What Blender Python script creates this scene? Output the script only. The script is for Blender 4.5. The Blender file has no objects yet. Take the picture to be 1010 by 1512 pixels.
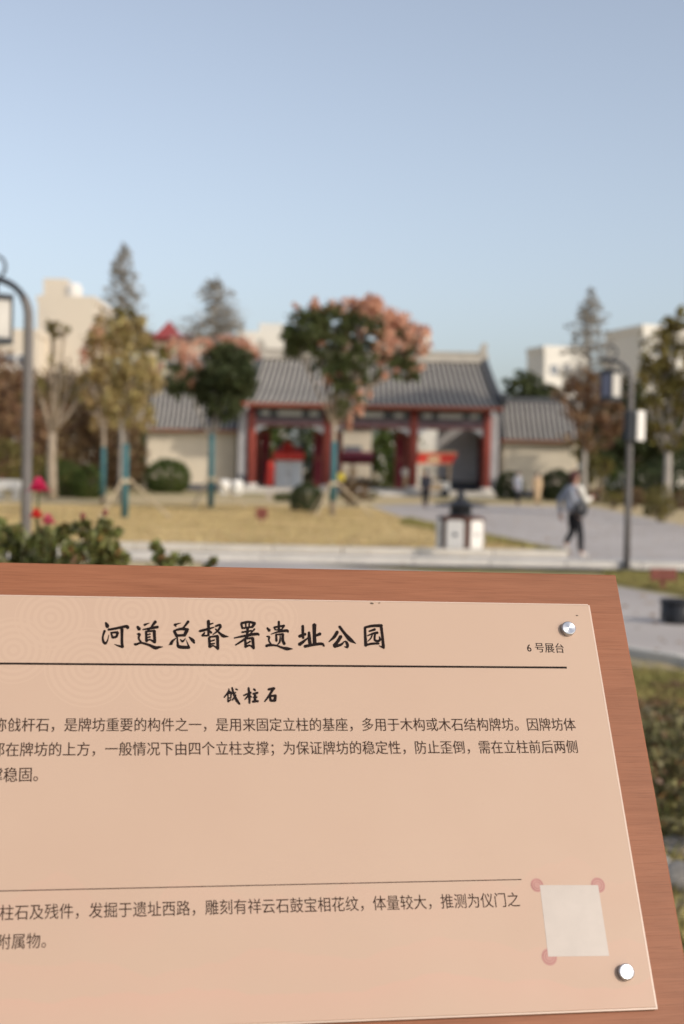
import bpy, bmesh, math, random
import numpy as np
from mathutils import Vector, Matrix
random.seed(7)
rng = np.random.default_rng(11)
R_ = math.radians
scene = bpy.context.scene
COL = scene.collection

# ------------------------------------------------------------------ camera
FPX, CX, CY = 2100.0, 505.0, 756.0
CAMH = 1.55
PITCH, ROLL = math.atan(63/2100), 0.020
Fv = Vector((0, math.cos(PITCH), -math.sin(PITCH)))
up0 = Vector((0, math.sin(PITCH), math.cos(PITCH)))
Rv = Vector((1, 0, 0))*math.cos(ROLL) + up0*math.sin(ROLL)
Uv = Vector((-1, 0, 0))*math.sin(ROLL) + up0*math.cos(ROLL)
CAMP = Vector((0, 0, CAMH))
cam = bpy.data.cameras.new('camera')
cam.sensor_fit = 'VERTICAL'; cam.sensor_height = 36.0; cam.sensor_width = 24.0
cam.lens = 36.0*FPX/1512
cam.clip_start = 0.05; cam.clip_end = 3000
cam.dof.use_dof = True; cam.dof.focus_distance = 1.34; cam.dof.aperture_fstop = 6.4
camo = bpy.data.objects.new('camera', cam); COL.objects.link(camo)
M = Matrix(((Rv.x, Uv.x, -Fv.x, 0), (Rv.y, Uv.y, -Fv.y, 0), (Rv.z, Uv.z, -Fv.z, CAMH), (0, 0, 0, 1)))
camo.matrix_world = M
scene.camera = camo

# ------------------------------------------------------------------ sky, sun, exposure
SUN_EL, SUN_AZ = R_(30), R_(50)          # azimuth measured from behind the camera towards the right
sv = Vector((math.sin(SUN_AZ)*math.cos(SUN_EL), -math.cos(SUN_AZ)*math.cos(SUN_EL), math.sin(SUN_EL)))
world = bpy.data.worlds.new('World'); scene.world = world; world.use_nodes = True
wn = world.node_tree.nodes; wl = world.node_tree.links
sky = wn.new('ShaderNodeTexSky'); sky.sky_type = 'NISHITA'; sky.sun_disc = False
sky.sun_elevation = SUN_EL; sky.sun_rotation = math.atan2(sv.x, sv.y)
sky.air_density = 1.0; sky.dust_density = 2.2; sky.ozone_density = 3.2; sky.altitude = 20
hsv = wn.new('ShaderNodeHueSaturation'); hsv.inputs['Saturation'].default_value = .57; hsv.inputs['Value'].default_value = 1.13
wl.new(sky.outputs[0], hsv.inputs['Color']); wl.new(hsv.outputs[0], wn['Background'].inputs[0]); wn['Background'].inputs[1].default_value = 0.15
sun = bpy.data.lights.new('sun', 'SUN'); sun.energy = 2.4; sun.angle = R_(0.55); sun.color = (1.0, 0.90, 0.77)
suno = bpy.data.objects.new('sun', sun); COL.objects.link(suno)
suno.rotation_euler = sv.to_track_quat('Z', 'Y').to_euler()
scene.view_settings.view_transform = 'Standard'; scene.view_settings.look = 'None'
scene.view_settings.exposure = 0.0; scene.view_settings.gamma = 1.0
scene.view_settings.use_curve_mapping = False

# ------------------------------------------------------------------ where things stand
def ray(px, py):
    return Fv + Rv*((px-CX)/FPX) - Uv*((py-CY)/FPX)
def W(px, py, Y):                        # world point at ground distance Y seen in that direction
    d = ray(px, py); return CAMP + d*(Y/d.y)
def G(px, py, z=0.0):                    # the same on the ground
    d = ray(px, py); return CAMP + d*((z-CAMH)/d.z)
def gx(px, Y, py=720): return W(px, py, Y).x
def zz(px, py, Y): return W(px, py, Y).z

# ------------------------------------------------------------------ helpers
def tag(o, label=None, cat=None, group=None, kind=None):
    if label: o['label'] = label
    if cat: o['category'] = cat
    if group: o['group'] = group
    if kind: o['kind'] = kind
    return o
def empty(name, loc, rz=0, label=None, cat=None, group=None):
    o = bpy.data.objects.new(name, None); COL.objects.link(o)
    o.location = loc; o.rotation_euler = (0, 0, rz); o.empty_display_size = .2
    return tag(o, label, cat, group)
class MB:
    def __init__(s): s.v = []; s.f = []; s.m = []
    def add(s, vs, fs, m=0):
        n = len(s.v); s.v += [tuple(p) for p in vs]; s.f += [tuple(i+n for i in f) for f in fs]; s.m += [m]*len(fs); return s
    def box(s, c, d, rz=0, m=0, taper=1.0):
        hx, hy, hz = d[0]/2, d[1]/2, d[2]/2; vs = []
        for z, t in ((-hz, 1), (hz, taper)):
            for x, y in ((-hx, -hy), (hx, -hy), (hx, hy), (-hx, hy)):
                x *= t; y *= t
                vs.append((c[0]+x*math.cos(rz)-y*math.sin(rz), c[1]+x*math.sin(rz)+y*math.cos(rz), c[2]+z))
        return s.add(vs, [(3, 2, 1, 0), (4, 5, 6, 7), (0, 1, 5, 4), (1, 2, 6, 5), (2, 3, 7, 6), (3, 0, 4, 7)], m)
    def tube(s, pts, rad, n=8, m=0, caps=True):
        pts = [Vector(p) for p in pts]
        if not isinstance(rad, (list, tuple)): rad = [rad]*len(pts)
        vs = []; ref = None
        for i, p in enumerate(pts):
            t = (pts[min(i+1, len(pts)-1)]-pts[max(i-1, 0)]).normalized()
            if ref is None: ref = Vector((1, 0, 0)) if abs(t.x) < .8 else Vector((0, 1, 0))
            a = (ref - t*ref.dot(t)).normalized(); b = t.cross(a); ref = a
            for k in range(n):
                w = 2*math.pi*k/n; vs.append(p + (a*math.cos(w)+b*math.sin(w))*rad[i])
        fs = [(i*n+k, i*n+(k+1) % n, (i+1)*n+(k+1) % n, (i+1)*n+k) for i in range(len(pts)-1) for k in range(n)]
        if caps: fs += [tuple(range(n-1, -1, -1)), tuple((len(pts)-1)*n+k for k in range(n))]
        return s.add(vs, fs, m)
    def lathe(s, prof, c=(0, 0, 0), n=16, m=0, ph=0):
        vs = [(c[0]+r*math.cos(2*math.pi*k/n+ph), c[1]+r*math.sin(2*math.pi*k/n+ph), c[2]+z) for r, z in prof for k in range(n)]
        fs = [(i*n+k, i*n+(k+1) % n, (i+1)*n+(k+1) % n, (i+1)*n+k) for i in range(len(prof)-1) for k in range(n)]
        fs += [tuple(range(n-1, -1, -1)), tuple((len(prof)-1)*n+k for k in range(n))]
        return s.add(vs, fs, m)
    def prism(s, poly, z0, z1, m=0):      # polygon in x,y
        n = len(poly); vs = [(x, y, z0) for x, y in poly]+[(x, y, z1) for x, y in poly]
        return s.add(vs, [tuple(range(n-1, -1, -1)), tuple(range(n, 2*n))]+[(i, (i+1) % n, n+(i+1) % n, n+i) for i in range(n)], m)
    def prismy(s, poly, y0, y1, m=0):     # polygon in x,z
        n = len(poly); vs = [(x, y0, z) for x, z in poly]+[(x, y1, z) for x, z in poly]
        return s.add(vs, [tuple(range(n)), tuple(range(2*n-1, n-1, -1))]+[((i+1) % n, i, n+i, n+(i+1) % n) for i in range(n)], m)
    def ell(s, c, r, n=12, k=8, m=0, jit=0):
        vs = []; c = Vector(c)
        for i in range(k+1):
            th = math.pi*i/k
            for j in range(n):
                ph = 2*math.pi*j/n; q = 1+random.uniform(-jit, jit)
                vs.append((c.x+r[0]*q*math.sin(th)*math.cos(ph), c.y+r[1]*q*math.sin(th)*math.sin(ph), c.z+r[2]*q*math.cos(th)))
        fs = [(i*n+j, (i+1)*n+j, (i+1)*n+(j+1) % n, i*n+(j+1) % n) for i in range(k) for j in range(n)]
        return s.add(vs, fs, m)
def link(name, me, mats, parent=None, loc=None):
    o = bpy.data.objects.new(name, me); COL.objects.link(o)
    if mats is not None and len(me.materials) == 0:
        for m in (mats if isinstance(mats, (list, tuple)) else [mats]): me.materials.append(m)
    if parent: o.parent = parent
    if loc is not None: o.location = loc
    return o
def obj(name, mb, mats, parent=None, smooth=False, loc=None, bevel=0):
    me = bpy.data.meshes.new(name); me.from_pydata(mb.v, [], mb.f)
    me.polygons.foreach_set('material_index', mb.m)
    if smooth: me.polygons.foreach_set('use_smooth', [True]*len(mb.f))
    me.update()
    o = link(name, me, mats, parent, loc)
    if bevel:
        b = o.modifiers.new('bevel', 'BEVEL'); b.width = bevel; b.segments = 2; b.limit_method = 'ANGLE'
    return o
def quads(name, V, mats, parent=None, mi=None, loc=None):   # V: (n,4,3) array
    n = len(V); me = bpy.data.meshes.new(name)
    me.vertices.add(4*n); me.vertices.foreach_set('co', V.reshape(-1).astype('f'))
    me.loops.add(4*n); me.loops.foreach_set('vertex_index', np.arange(4*n, dtype='i'))
    me.polygons.add(n); me.polygons.foreach_set('loop_start', np.arange(0, 4*n, 4, dtype='i'))
    if mi is not None: me.polygons.foreach_set('material_index', np.asarray(mi, dtype='i'))
    me.update(calc_edges=True)
    return link(name, me, mats, parent, loc)

# ------------------------------------------------------------------ materials
MATS = {}
def mat(name, col, rough=.7, var=.12, scale=3.0, bump=0.0, bscale=None, metal=0, spec=.4, col2=None, detail=5, coat=0, stretch=None, trans=0, island=0):
    m = bpy.data.materials.new(name); m.use_nodes = True; nt = m.node_tree; N = nt.nodes; L = nt.links
    b = N['Principled BSDF']; b.inputs['Roughness'].default_value = rough; b.inputs['Metallic'].default_value = metal
    b.inputs['Specular IOR Level'].default_value = spec; b.inputs['Coat Weight'].default_value = coat
    tc = N.new('ShaderNodeTexCoord'); mp = N.new('ShaderNodeMapping'); L.new(tc.outputs['Object'], mp.inputs[0])
    if stretch: mp.inputs['Scale'].default_value = stretch
    nz = N.new('ShaderNodeTexNoise'); nz.inputs['Scale'].default_value = scale; nz.inputs['Detail'].default_value = detail
    L.new(mp.outputs[0], nz.inputs['Vector'])
    rp = N.new('ShaderNodeValToRGB'); rp.color_ramp.elements[0].position = .3; rp.color_ramp.elements[1].position = .7
    c2 = col2 or tuple(min(1, c*(1+var)) for c in col)
    c1 = col if col2 else tuple(c*(1-var) for c in col)
    rp.color_ramp.elements[0].color = (*c1, 1); rp.color_ramp.elements[1].color = (*c2, 1)
    L.new(nz.outputs['Fac'], rp.inputs[0]); out = rp.outputs[0]
    if island:
        g = N.new('ShaderNodeNewGeometry'); hs = N.new('ShaderNodeHueSaturation')
        mr = N.new('ShaderNodeMapRange'); mr.inputs[3].default_value = 1-island; mr.inputs[4].default_value = 1+island
        L.new(g.outputs['Random Per Island'], mr.inputs[0]); L.new(mr.outputs[0], hs.inputs['Value'])
        mh = N.new('ShaderNodeMapRange'); mh.inputs[3].default_value = .48; mh.inputs[4].default_value = .52
        L.new(g.outputs['Random Per Island'], mh.inputs[0]); L.new(mh.outputs[0], hs.inputs['Hue'])
        L.new(out, hs.inputs['Color']); out = hs.outputs[0]
    L.new(out, b.inputs['Base Color'])
    if bump:
        n2 = N.new('ShaderNodeTexNoise'); n2.inputs['Scale'].default_value = bscale or scale*6; n2.inputs['Detail'].default_value = 6
        L.new(mp.outputs[0], n2.inputs['Vector'])
        bp = N.new('ShaderNodeBump'); bp.inputs['Strength'].default_value = bump; bp.inputs['Distance'].default_value = .02
        L.new(n2.outputs['Fac'], bp.inputs['Height']); L.new(bp.outputs[0], b.inputs['Normal'])
    if trans:
        tr = N.new('ShaderNodeBsdfTranslucent'); L.new(out, tr.inputs[0]); mx = N.new('ShaderNodeMixShader'); mx.inputs[0].default_value = trans
        L.new(b.outputs[0], mx.inputs[1]); L.new(tr.outputs[0], mx.inputs[2]); L.new(mx.outputs[0], N['Material Output'].inputs[0])
    MATS[name] = m; return m
def leafmat(name, c1, c2, isl=.35, tr=.3): return mat(name, c1, .6, col2=c2, scale=.6, trans=tr, island=isl, spec=.25)

m_dry = mat('dry lawn', (.42, .32, .16), .95, col2=(.57, .44, .25), scale=.35, bump=.4, bscale=30)
m_paving = mat('grey paving', (.40, .35, .315), .85, col2=(.50, .445, .40), scale=.35, bump=.15, bscale=20)
m_path = mat('pale footpath', (.40, .375, .355), .85, col2=(.50, .46, .43), scale=.8, bump=.2, bscale=20)
m_kerb = mat('kerb stone', (.54, .50, .44), .8, var=.12, scale=2, bump=.2)
m_soil = mat('planting soil', (.20, .16, .09), .95, col2=(.34, .28, .17), scale=2, bump=.6)
m_green = mat('green verge', (.22, .20, .075), .95, col2=(.40, .31, .14), scale=.8, bump=.4)
m_tile = mat('grey roof tile', (.32, .295, .27), .75, col2=(.43, .40, .355), scale=1.5, bump=.2)
m_tilebed = mat('roof pan tile', (.035, .035, .038), .85, var=.2, scale=2)
m_ridge = mat('ridge plaster', (.44, .40, .34), .8, var=.15, scale=1.2)
m_ridgedark = mat('dark and shaded ridge tile', (.075, .078, .085), .75, var=.2, scale=3)  # on the gate's descending ridges this tone has shade painted in
m_red = mat('red lacquer', (.30, .065, .05), .45, var=.15, scale=2)
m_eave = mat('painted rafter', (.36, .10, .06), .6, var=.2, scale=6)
m_beam = mat('painted beam', (.19, .13, .15), .6, var=.25, scale=4)
m_beamblue = mat('blue painted beam', (.045, .06, .075), .6, col2=(.13, .15, .17), scale=7)
m_palepaint = mat('pale painted panel', (.58, .61, .62), .6, var=.15, scale=8)
m_cream = mat('cream plaster', (.66, .58, .45), .85, var=.1, scale=.7, bump=.15)
m_grayw = mat('grey plaster', (.40, .385, .385), .85, var=.1, scale=1)
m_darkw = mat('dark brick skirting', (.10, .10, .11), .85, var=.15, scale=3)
m_stonew = mat('pale stone', (.58, .54, .48), .75, var=.1, scale=2, bump=.15)
m_bark = mat('pale bark', (.30, .235, .17), .9, col2=(.42, .34, .25), scale=4, bump=.5)
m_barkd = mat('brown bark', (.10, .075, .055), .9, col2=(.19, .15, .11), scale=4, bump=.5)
m_barkg = mat('grey branch bark', (.27, .24, .21), .9, col2=(.40, .36, .31), scale=4)
m_teal = mat('teal trunk wrap', (.035, .11, .13), .7, col2=(.06, .17, .17), scale=5, bump=.2)
m_stake = mat('timber stake', (.44, .35, .23), .85, var=.2, scale=3)
m_white = mat('white paint', (.76, .72, .66), .5, var=.05, scale=4)
m_black = mat('black plastic', (.022, .022, .025), .5, var=.2, scale=5)
m_pole = mat('grey brown lamp post paint', (.15, .135, .125), .5, var=.1, scale=4)
m_lampwhite = mat('frosted lamp panel', (.52, .49, .44), .4, var=.1, scale=4)
m_iron = mat('dark iron', (.035, .038, .045), .5, var=.15, scale=5)
m_paneshade = mat('blue grey shaded lamp panel', (.16, .17, .24), .4, var=.1, scale=4)  # pane colour with the shade of the lantern's unlit side painted in
m_bbrown = mat('brown bin metal', (.085, .035, .022), .5, var=.2, scale=4)
m_bldg = mat('cream building render', (.64, .56, .45), .9, var=.06, scale=.15)
m_bldgw = mat('white building render', (.72, .68, .60), .9, var=.05, scale=.15)
m_redroof = mat('red roof sheet', (.27, .05, .05), .7, var=.15, scale=.5)
m_glass = mat('dim window glass', (.16, .18, .21), .15, var=.2, scale=.5, spec=.6)
m_awn = mat('red awning cloth', (.62, .05, .035), .7, var=.12, scale=3)
m_maroon = mat('maroon awning cloth', (.22, .02, .035), .7, var=.12, scale=3)
m_yellow = mat('yellow cloth', (.75, .60, .06), .8, var=.08, scale=5)
m_tan = mat('tan board', (.58, .42, .25), .8, var=.1, scale=5)
m_lawnsign = mat('red brown lawn sign', (.19, .055, .038), .6, var=.15, scale=6)

lf_dark = leafmat('dark green leaves', (.045, .06, .026), (.10, .115, .045))
lf_green = leafmat('green leaves', (.05, .085, .018), (.12, .14, .035))
lf_olive = leafmat('olive leaves', (.12, .11, .03), (.25, .19, .06))
lf_gold = leafmat('golden brown leaves', (.30, .21, .085), (.46, .33, .15))
lf_gold2 = leafmat('pale golden leaves', (.31, .235, .09), (.48, .37, .165))
lf_dark2 = leafmat('deep green leaves', (.045, .065, .02), (.13, .14, .05))
lf_brown = leafmat('brown leaves', (.14, .09, .045), (.27, .17, .09))
lf_red = leafmat('rust leaves', (.19, .11, .06), (.31, .18, .10))
lf_pod = leafmat('orange seed pods', (.64, .34, .22), (.84, .54, .40), .25, .35)
lf_grey = leafmat('grey conifer needles', (.27, .25, .22), (.44, .41, .35))
lf_lime = leafmat('yellow green leaves', (.18, .20, .05), (.32, .32, .09))
lf_white = leafmat('cream leaf cluster', (.55, .50, .30), (.75, .70, .50))

# ------------------------------------------------------------------ the signboard plane (fitted to the photograph's perspective)
SD = 1.3
Rm = np.array([[0.9818, 0.0684, -0.1773], [0.0274, 0.8724, 0.4880], [0.1880, -0.4840, 0.8546]])
T = np.array([(868.44-CX)/FPX, (893.31-CY)/FPX, 1.0])
def c2w(c): return Rv*c[0] - Uv*c[1] + Fv*c[2]
SU = c2w(Rm[:, 0]).normalized(); SV = c2w(Rm[:, 1]); SV = (SV-SU*SV.dot(SU)).normalized(); SN = SU.cross(-SV).normalized()
SO = CAMP + c2w(T)*SD
def uv(px, py):                          # photo direction -> metres right and up on the panel face
    d = ray(px, py); k = (SO-CAMP).dot(SN)/d.dot(SN); p = CAMP+d*k-SO
    return p.dot(SU), p.dot(-SV)
SM = Matrix(((SU.x, -SV.x, SN.x, SO.x), (SU.y, -SV.y, SN.y, SO.y), (SU.z, -SV.z, SN.z, SO.z), (0, 0, 0, 1)))
PH, PWD, MG = .2717*SD, .489*SD, .0266*SD   # panel height, width, wooden margin

# ================================================================== GROUND
def sheet(name, pts, z, m, label=None):
    mb = MB(); mb.add([(p[0], p[1], z) for p in pts], [tuple(range(len(pts)))]); o = obj(name, mb, m)
    if o.data.polygons[0].normal.z < 0: o.data.flip_normals()
    o['kind'] = 'structure'; return o
sheet('lawn', [(-900, -60), (900, -60), (900, 1500), (-900, 1500)], 0, m_dry)
g = lambda *a: [(G(x, y).x, G(x, y).y) for x, y in a]
# plaza leading to the gate, widening to the right
sheet('plaza', g((548, 747), (640, 744), (875, 749), (1010, 776), (1290, 836), (840, 827), (836, 821), (722, 797), (640, 779)), .006, m_paving)
sheet('footpath', g((-700, 796), (505, 819), (836, 824), (1010, 826.5), (1700, 838), (1700, 856), (915, 841), (505, 834), (-700, 812)), .010, m_path)
sheet('garden_path', g((300, 822), (905, 866), (1010, 884), (1500, 965), (1500, 1135), (1010, 979), (930, 958), (300, 860)), .006, m_paving)
sheet('verge', g((880, 844), (1010, 846), (1500, 858), (1500, 962), (1010, 882), (905, 865), (300, 820), (300, 833)), .003, m_green)
sheet('planting_bed', g((300, 866), (930, 968), (1010, 994), (1500, 1160), (1800, 1700), (300, 1700)), .004, m_soil)
sheet('gate_verge', [(gx(-300, 86), 74), (gx(548, 77), 77), (gx(548, 86), 86.0), (gx(-300, 86), 86.5)], .003, m_green)
sheet('right_verge', [(gx(640, 77), 77.5), (gx(880, 77), 77.5), (gx(1300, 62), 60), (gx(1300, 92), 92), (gx(640, 92), 87)], .0035, m_green)

def kerb(name, a, b, w, h, step, z=0):
    a = Vector((a.x, a.y, 0)); b = Vector((b.x, b.y, 0)); L = (b-a).length; n = int(L/step); d = (b-a)/n; rz = math.atan2(d.y, d.x)
    e = empty(name, a); e['kind'] = 'structure'
    me = None
    for i in range(n):
        if me is None:
            o = obj('kerb_stone', MB().box((0, 0, 0), (d.length-.015, w, h)), m_kerb, e, bevel=.012); me = o.data
        else:
            o = bpy.data.objects.new('kerb_stone', me); COL.objects.link(o); o.parent = e
            bm = o.modifiers.new('bevel', 'BEVEL'); bm.width = .012; bm.segments = 2
        o.location = d*(i+.5)+Vector((0, 0, z+h/2-.02+random.uniform(-.004, .004))); o.rotation_euler[2] = rz+random.uniform(-.004, .004)
    return e
kerb('lawn_kerb', G(-400, 797), G(505, 817), .28, .14, 1.2)
kerb('lawn_kerb', G(505, 817), G(836, 822.5), .28, .14, 1.2)
kerb('path_kerb', G(-400, 813), G(1500, 850), .30, .13, 1.2)
kerb('garden_kerb', G(300, 862), G(1010, 982), .12, .10, .8)
kerb('garden_kerb', G(1010, 982), G(1500, 1145), .12, .10, .8)

# ------------------------------------------------------------------ grass, counted by no one
def tufts(name, pts, h, w, m, label):
    n = len(pts); a = rng.uniform(0, 2*math.pi, n); hh = h*rng.uniform(.5, 1.3, n); lean = rng.normal(0, .4, (n, 2))*hh[:, None]
    dx = np.stack([np.cos(a), np.sin(a), 0*a], 1)*(w*rng.uniform(.6, 1.4, n))[:, None]
    b = np.stack([pts[:, 0], pts[:, 1], 0*a], 1); t = b.copy(); t[:, 2] = hh; t[:, :2] += lean
    V = np.stack([b-dx, b+dx, t+dx*.15, t-dx*.15], 1)
    o = quads(name, V, m); tag(o, label, 'grass', kind='stuff'); return o
m_blade = mat('dry grass blades', (.42, .31, .14), .9, col2=(.64, .49, .25), scale=.4, island=.12, trans=.2)
m_bladeg = mat('green grass blades', (.20, .19, .055), .9, col2=(.42, .33, .13), scale=.9, island=.35, trans=.2)
def inpoly(P, poly):
    x, y = P[:, 0], P[:, 1]; r = np.zeros(len(P), bool); n = len(poly)
    for i in range(n):
        x1, y1 = poly[i]; x2, y2 = poly[(i+1) % n]
        c = ((y1 > y) != (y2 > y)) & (x < (x2-x1)*(y-y1)/(y2-y1+1e-12)+x1); r ^= c
    return r
def scatter(poly, n):
    p = np.array(poly); P = np.stack([rng.uniform(p[:, 0].min(), p[:, 0].max(), n), rng.uniform(p[:, 1].min(), p[:, 1].max(), n)], 1)
    return P[inpoly(P, poly)]
lawnpoly = g((-60, 745), (300, 745), (545, 750), (636, 781), (720, 799), (826, 819.5), (505, 814.5), (-60, 803))
tufts('dry_grass', scatter(lawnpoly, 110000), .035, .022, m_blade, 'dry tan grass of the lawn before the gate')
tufts('verge_grass', scatter(g((890, 846), (1010, 849), (1200, 855), (1200, 910), (1010, 879), (900, 861)), 26000), .06, .012, m_bladeg, 'patchy green and straw grass beside the red sign')
tufts('edge_grass', scatter(g((600, 766), (722, 793), (836, 817), (846, 819), (730, 803), (590, 774)), 14000), .09, .03, m_bladeg, 'longer green grass along the plaza edge')

def litter(name, pts, m, label):
    n = len(pts); a = rng.uniform(0, 6.28, n); s_ = rng.uniform(.02, .05, n); z = rng.uniform(.012, .03, n)
    c = np.stack([pts[:, 0], pts[:, 1], z], 1); u = np.stack([np.cos(a)*s_, np.sin(a)*s_, rng.uniform(-.01, .01, n)], 1); v = np.stack([-np.sin(a)*s_*.6, np.cos(a)*s_*.6, rng.uniform(-.008, .008, n)], 1)
    tag(quads(name, np.stack([c-u, c+v, c+u, c-v], 1), m), label, 'leaves', kind='stuff')
litter('fallen_leaves', scatter(g((-60, 745), (1010, 745), (1010, 870), (300, 815), (-60, 803)), 9000), mat('fallen leaf', (.22, .10, .035), .8, col2=(.40, .24, .09), scale=1, island=.4), 'fallen brown leaves strewn over the lawn and paths')
litter('fallen_leaves', scatter(g((880, 866), (1010, 884), (1200, 915), (1200, 1040), (900, 950)), 160), bpy.data.materials['fallen leaf'], 'few fallen leaves on the near garden path')

# ================================================================== THE GATE
GY = 88.0
GXc = gx(547, GY); S = GY/FPX
gate = empty('ceremonial_gate', (GXc, GY, 0), 0, 'traditional gate with red columns and curved grey tiled roof behind the lawn', 'gate')
obj('platform', MB().box((0, 2.4, .16), (16.6, 8.0, .36)), m_stonew, gate, bevel=.03)
cxs = [gx(370, GY)-GXc, gx(482, GY)-GXc, gx(609, GY)-GXc, gx(717, GY)-GXc]
colme = None
def columns():
    global colme
    for yy in (0, 5.0):
        for x in cxs:
            if colme is None:
                o = obj('column', MB().lathe([(.27, 0), (.27, 4.3), (.25, 5.0)], n=20), m_red, gate, True); colme = o.data
                b = obj('column_base', MB().lathe([(.42, 0), (.42, .08), (.34, .2), (.30, .24)], n=20), m_stonew, o, True); bme = b.data
            else:
                o = link('column', colme, None, gate); b = link('column_base', bme, None, o)
            o.location = (x, yy, .34)
columns()
# beams between columns
for i in range(3):
    x0, x1 = cxs[i]+.26, cxs[i+1]-.26; xm = (x0+x1)/2; w = x1-x0
    obj('lintel', MB().box((xm, 0, 4.42), (w, .26, .34)), m_beam, gate, bevel=.02)
    obj('lintel_edge', MB().box((xm, -.01, 4.21), (w, .24, .075)), m_red, gate)
    u = obj('painted_beam', MB().box((xm, 0, 4.93), (w, .30, .52)), m_beamblue, gate, bevel=.02)
    obj('painted_panel', MB().box((xm, -.163, 4.95), (1.5, .02, .30)), m_palepaint, u)
    for sx in (-1, 1): obj('painted_panel', MB().box((xm+sx*w*.36, -.163, 4.95), (.55, .02, .26)), m_palepaint, u)
    for sx, xx in ((1, x0), (-1, x1)):
        obj('bracket', MB().prismy([(xx, 4.17), (xx+sx*.75, 4.17), (xx+sx*.55, 4.02), (xx+sx*.28, 3.96), (xx+sx*.14, 3.78), (xx, 3.72)], -.06, .06), m_palepaint, gate)
    obj('rear_beam', MB().box((xm, 5.0, 4.7), (w, .3, .9)), m_beam, gate)
for x in cxs: obj('cross_beam', MB().box((x, 2.5, 4.75), (.25, 4.4, .4)), m_beam, gate)
# side bay wall of grey plaster at the right, pier walls at both ends
bw = obj('back_wall', MB().box(((cxs[2]+cxs[3])/2+.85, 4.6, 2.75), (cxs[3]-cxs[2]-1.9, .25, 3.6)), m_grayw, gate)
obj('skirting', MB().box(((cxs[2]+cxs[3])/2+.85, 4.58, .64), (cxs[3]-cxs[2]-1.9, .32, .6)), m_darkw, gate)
for i_, sg in ((1, -1), (1, 1), (2, -1), (0, 1)):
    dl = obj('door_leaf', MB().box((cxs[i_]+sg*.62, 4.7, 2.2), (.62, .08, 3.6)), m_red, gate, bevel=.01)
    obj('door_panel', MB().box((cxs[i_]+sg*.62, 4.645, 1.4), (.42, .03, 1.4)).box((cxs[i_]+sg*.62, 4.645, 3.0), (.42, .03, 1.2)), m_maroon, dl)
for sx in (-1, 1):
    xx = cxs[0]-.55 if sx < 0 else cxs[3]+.50
    obj('end_wall', MB().box((xx, 2.5, 2.75), (.5, 4.9, 4.8)), m_grayw, gate)
    obj('end_wall_skirting', MB().box((xx, 2.5, .72), (.56, 4.98, .75)), m_darkw, gate)
# curved roof
RZ, EZ, RY, EY = 8.45, 5.48, 2.5, -1.7
def prof(t, off=0):                       # t 0 ridge .. 1 eave
    return RY+(EY-RY)*t, EZ+(RZ-EZ)*(1-t)**1.32+off
rw, ew = 7.2, 8.05
rmb = MB(); nT = 10
for side in (1, -1):
    vs = []
    for i in range(nT+1):
        t = i/nT; y, z = prof(t); y = RY+(y-RY)*side; x = rw+(ew-rw)*t
        up = .25*max(0, t-.6)**2*4
        vs += [(-x, y, z+up*.6), (-x*.8, y, z), (x*.8, y, z), (x, y, z+up*.6)]
    fs = [(i*4+k, i*4+k+1, i*4+5+k, i*4+4+k) for i in range(nT) for k in range(3)]
    rmb.add(vs, fs)
    rmb.add([(a, b, c-.16) for a, b, c in vs], fs)
roof = obj('roof', rmb, m_tilebed, gate)
# gable infill
for sx in (-1, 1):
    vs = []
    for i in range(nT+1):
        t = i/nT; y, z = prof(t, -.1); vs.append((sx*(rw-.35), y, z))
    for i in range(nT-1, -1, -1):
        t = i/nT; y, z = prof(t, -.1); vs.append((sx*(rw-.35), 2*RY-y, z))
    mb = MB(); mb.add(vs+[(v[0]-sx*.3, v[1], v[2]) for v in vs], [tuple(range(len(vs))), tuple(range(2*len(vs)-1, len(vs)-1, -1))]); obj('gable', mb, m_darkw, gate)
def tile_rows(parent, prof, n, rw, ew, step_r=.088, RYc=RY, both=True):
    pts = [(0, prof(t/14)[0]-RYc, prof(t/14)[1]+.04) for t in range(15)]
    mb = MB(); mb.tube(pts, step_r, 8)
    # drip tile disc at the eave
    mb.lathe([(step_r*1.25, -.03), (step_r*1.25, .03)], (0, pts[-1][1]-.02, pts[-1][2]-.02), 8)
    me = None
    for i in range(n):
        f = (i+.5)/n*2-1; x = f*rw; ang = math.atan2(f*(ew-rw), abs(pts[-1][1]))
        for sd in ((0, math.pi) if both else (0,)):
            if me is None: o = obj('tile_row', mb, m_tile, parent, True); me = o.data
            else: o = link('tile_row', me, None, parent)
            o.location = (x, RYc, random.uniform(-.008, .008)); o.rotation_euler[2] = (ang if sd == 0 else sd-ang)
tile_rows(roof, prof, 44, rw-.25, ew-.3)
obj('main_ridge', MB().box((0, RY, RZ+.30), (2*rw-.1, .42, .55)).box((0, RY, RZ+.62), (2*rw-.1, .56, .12)).box((0, RY, RZ+.05), (2*rw-.1, .6, .12)), m_ridge, roof, bevel=.03)
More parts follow.
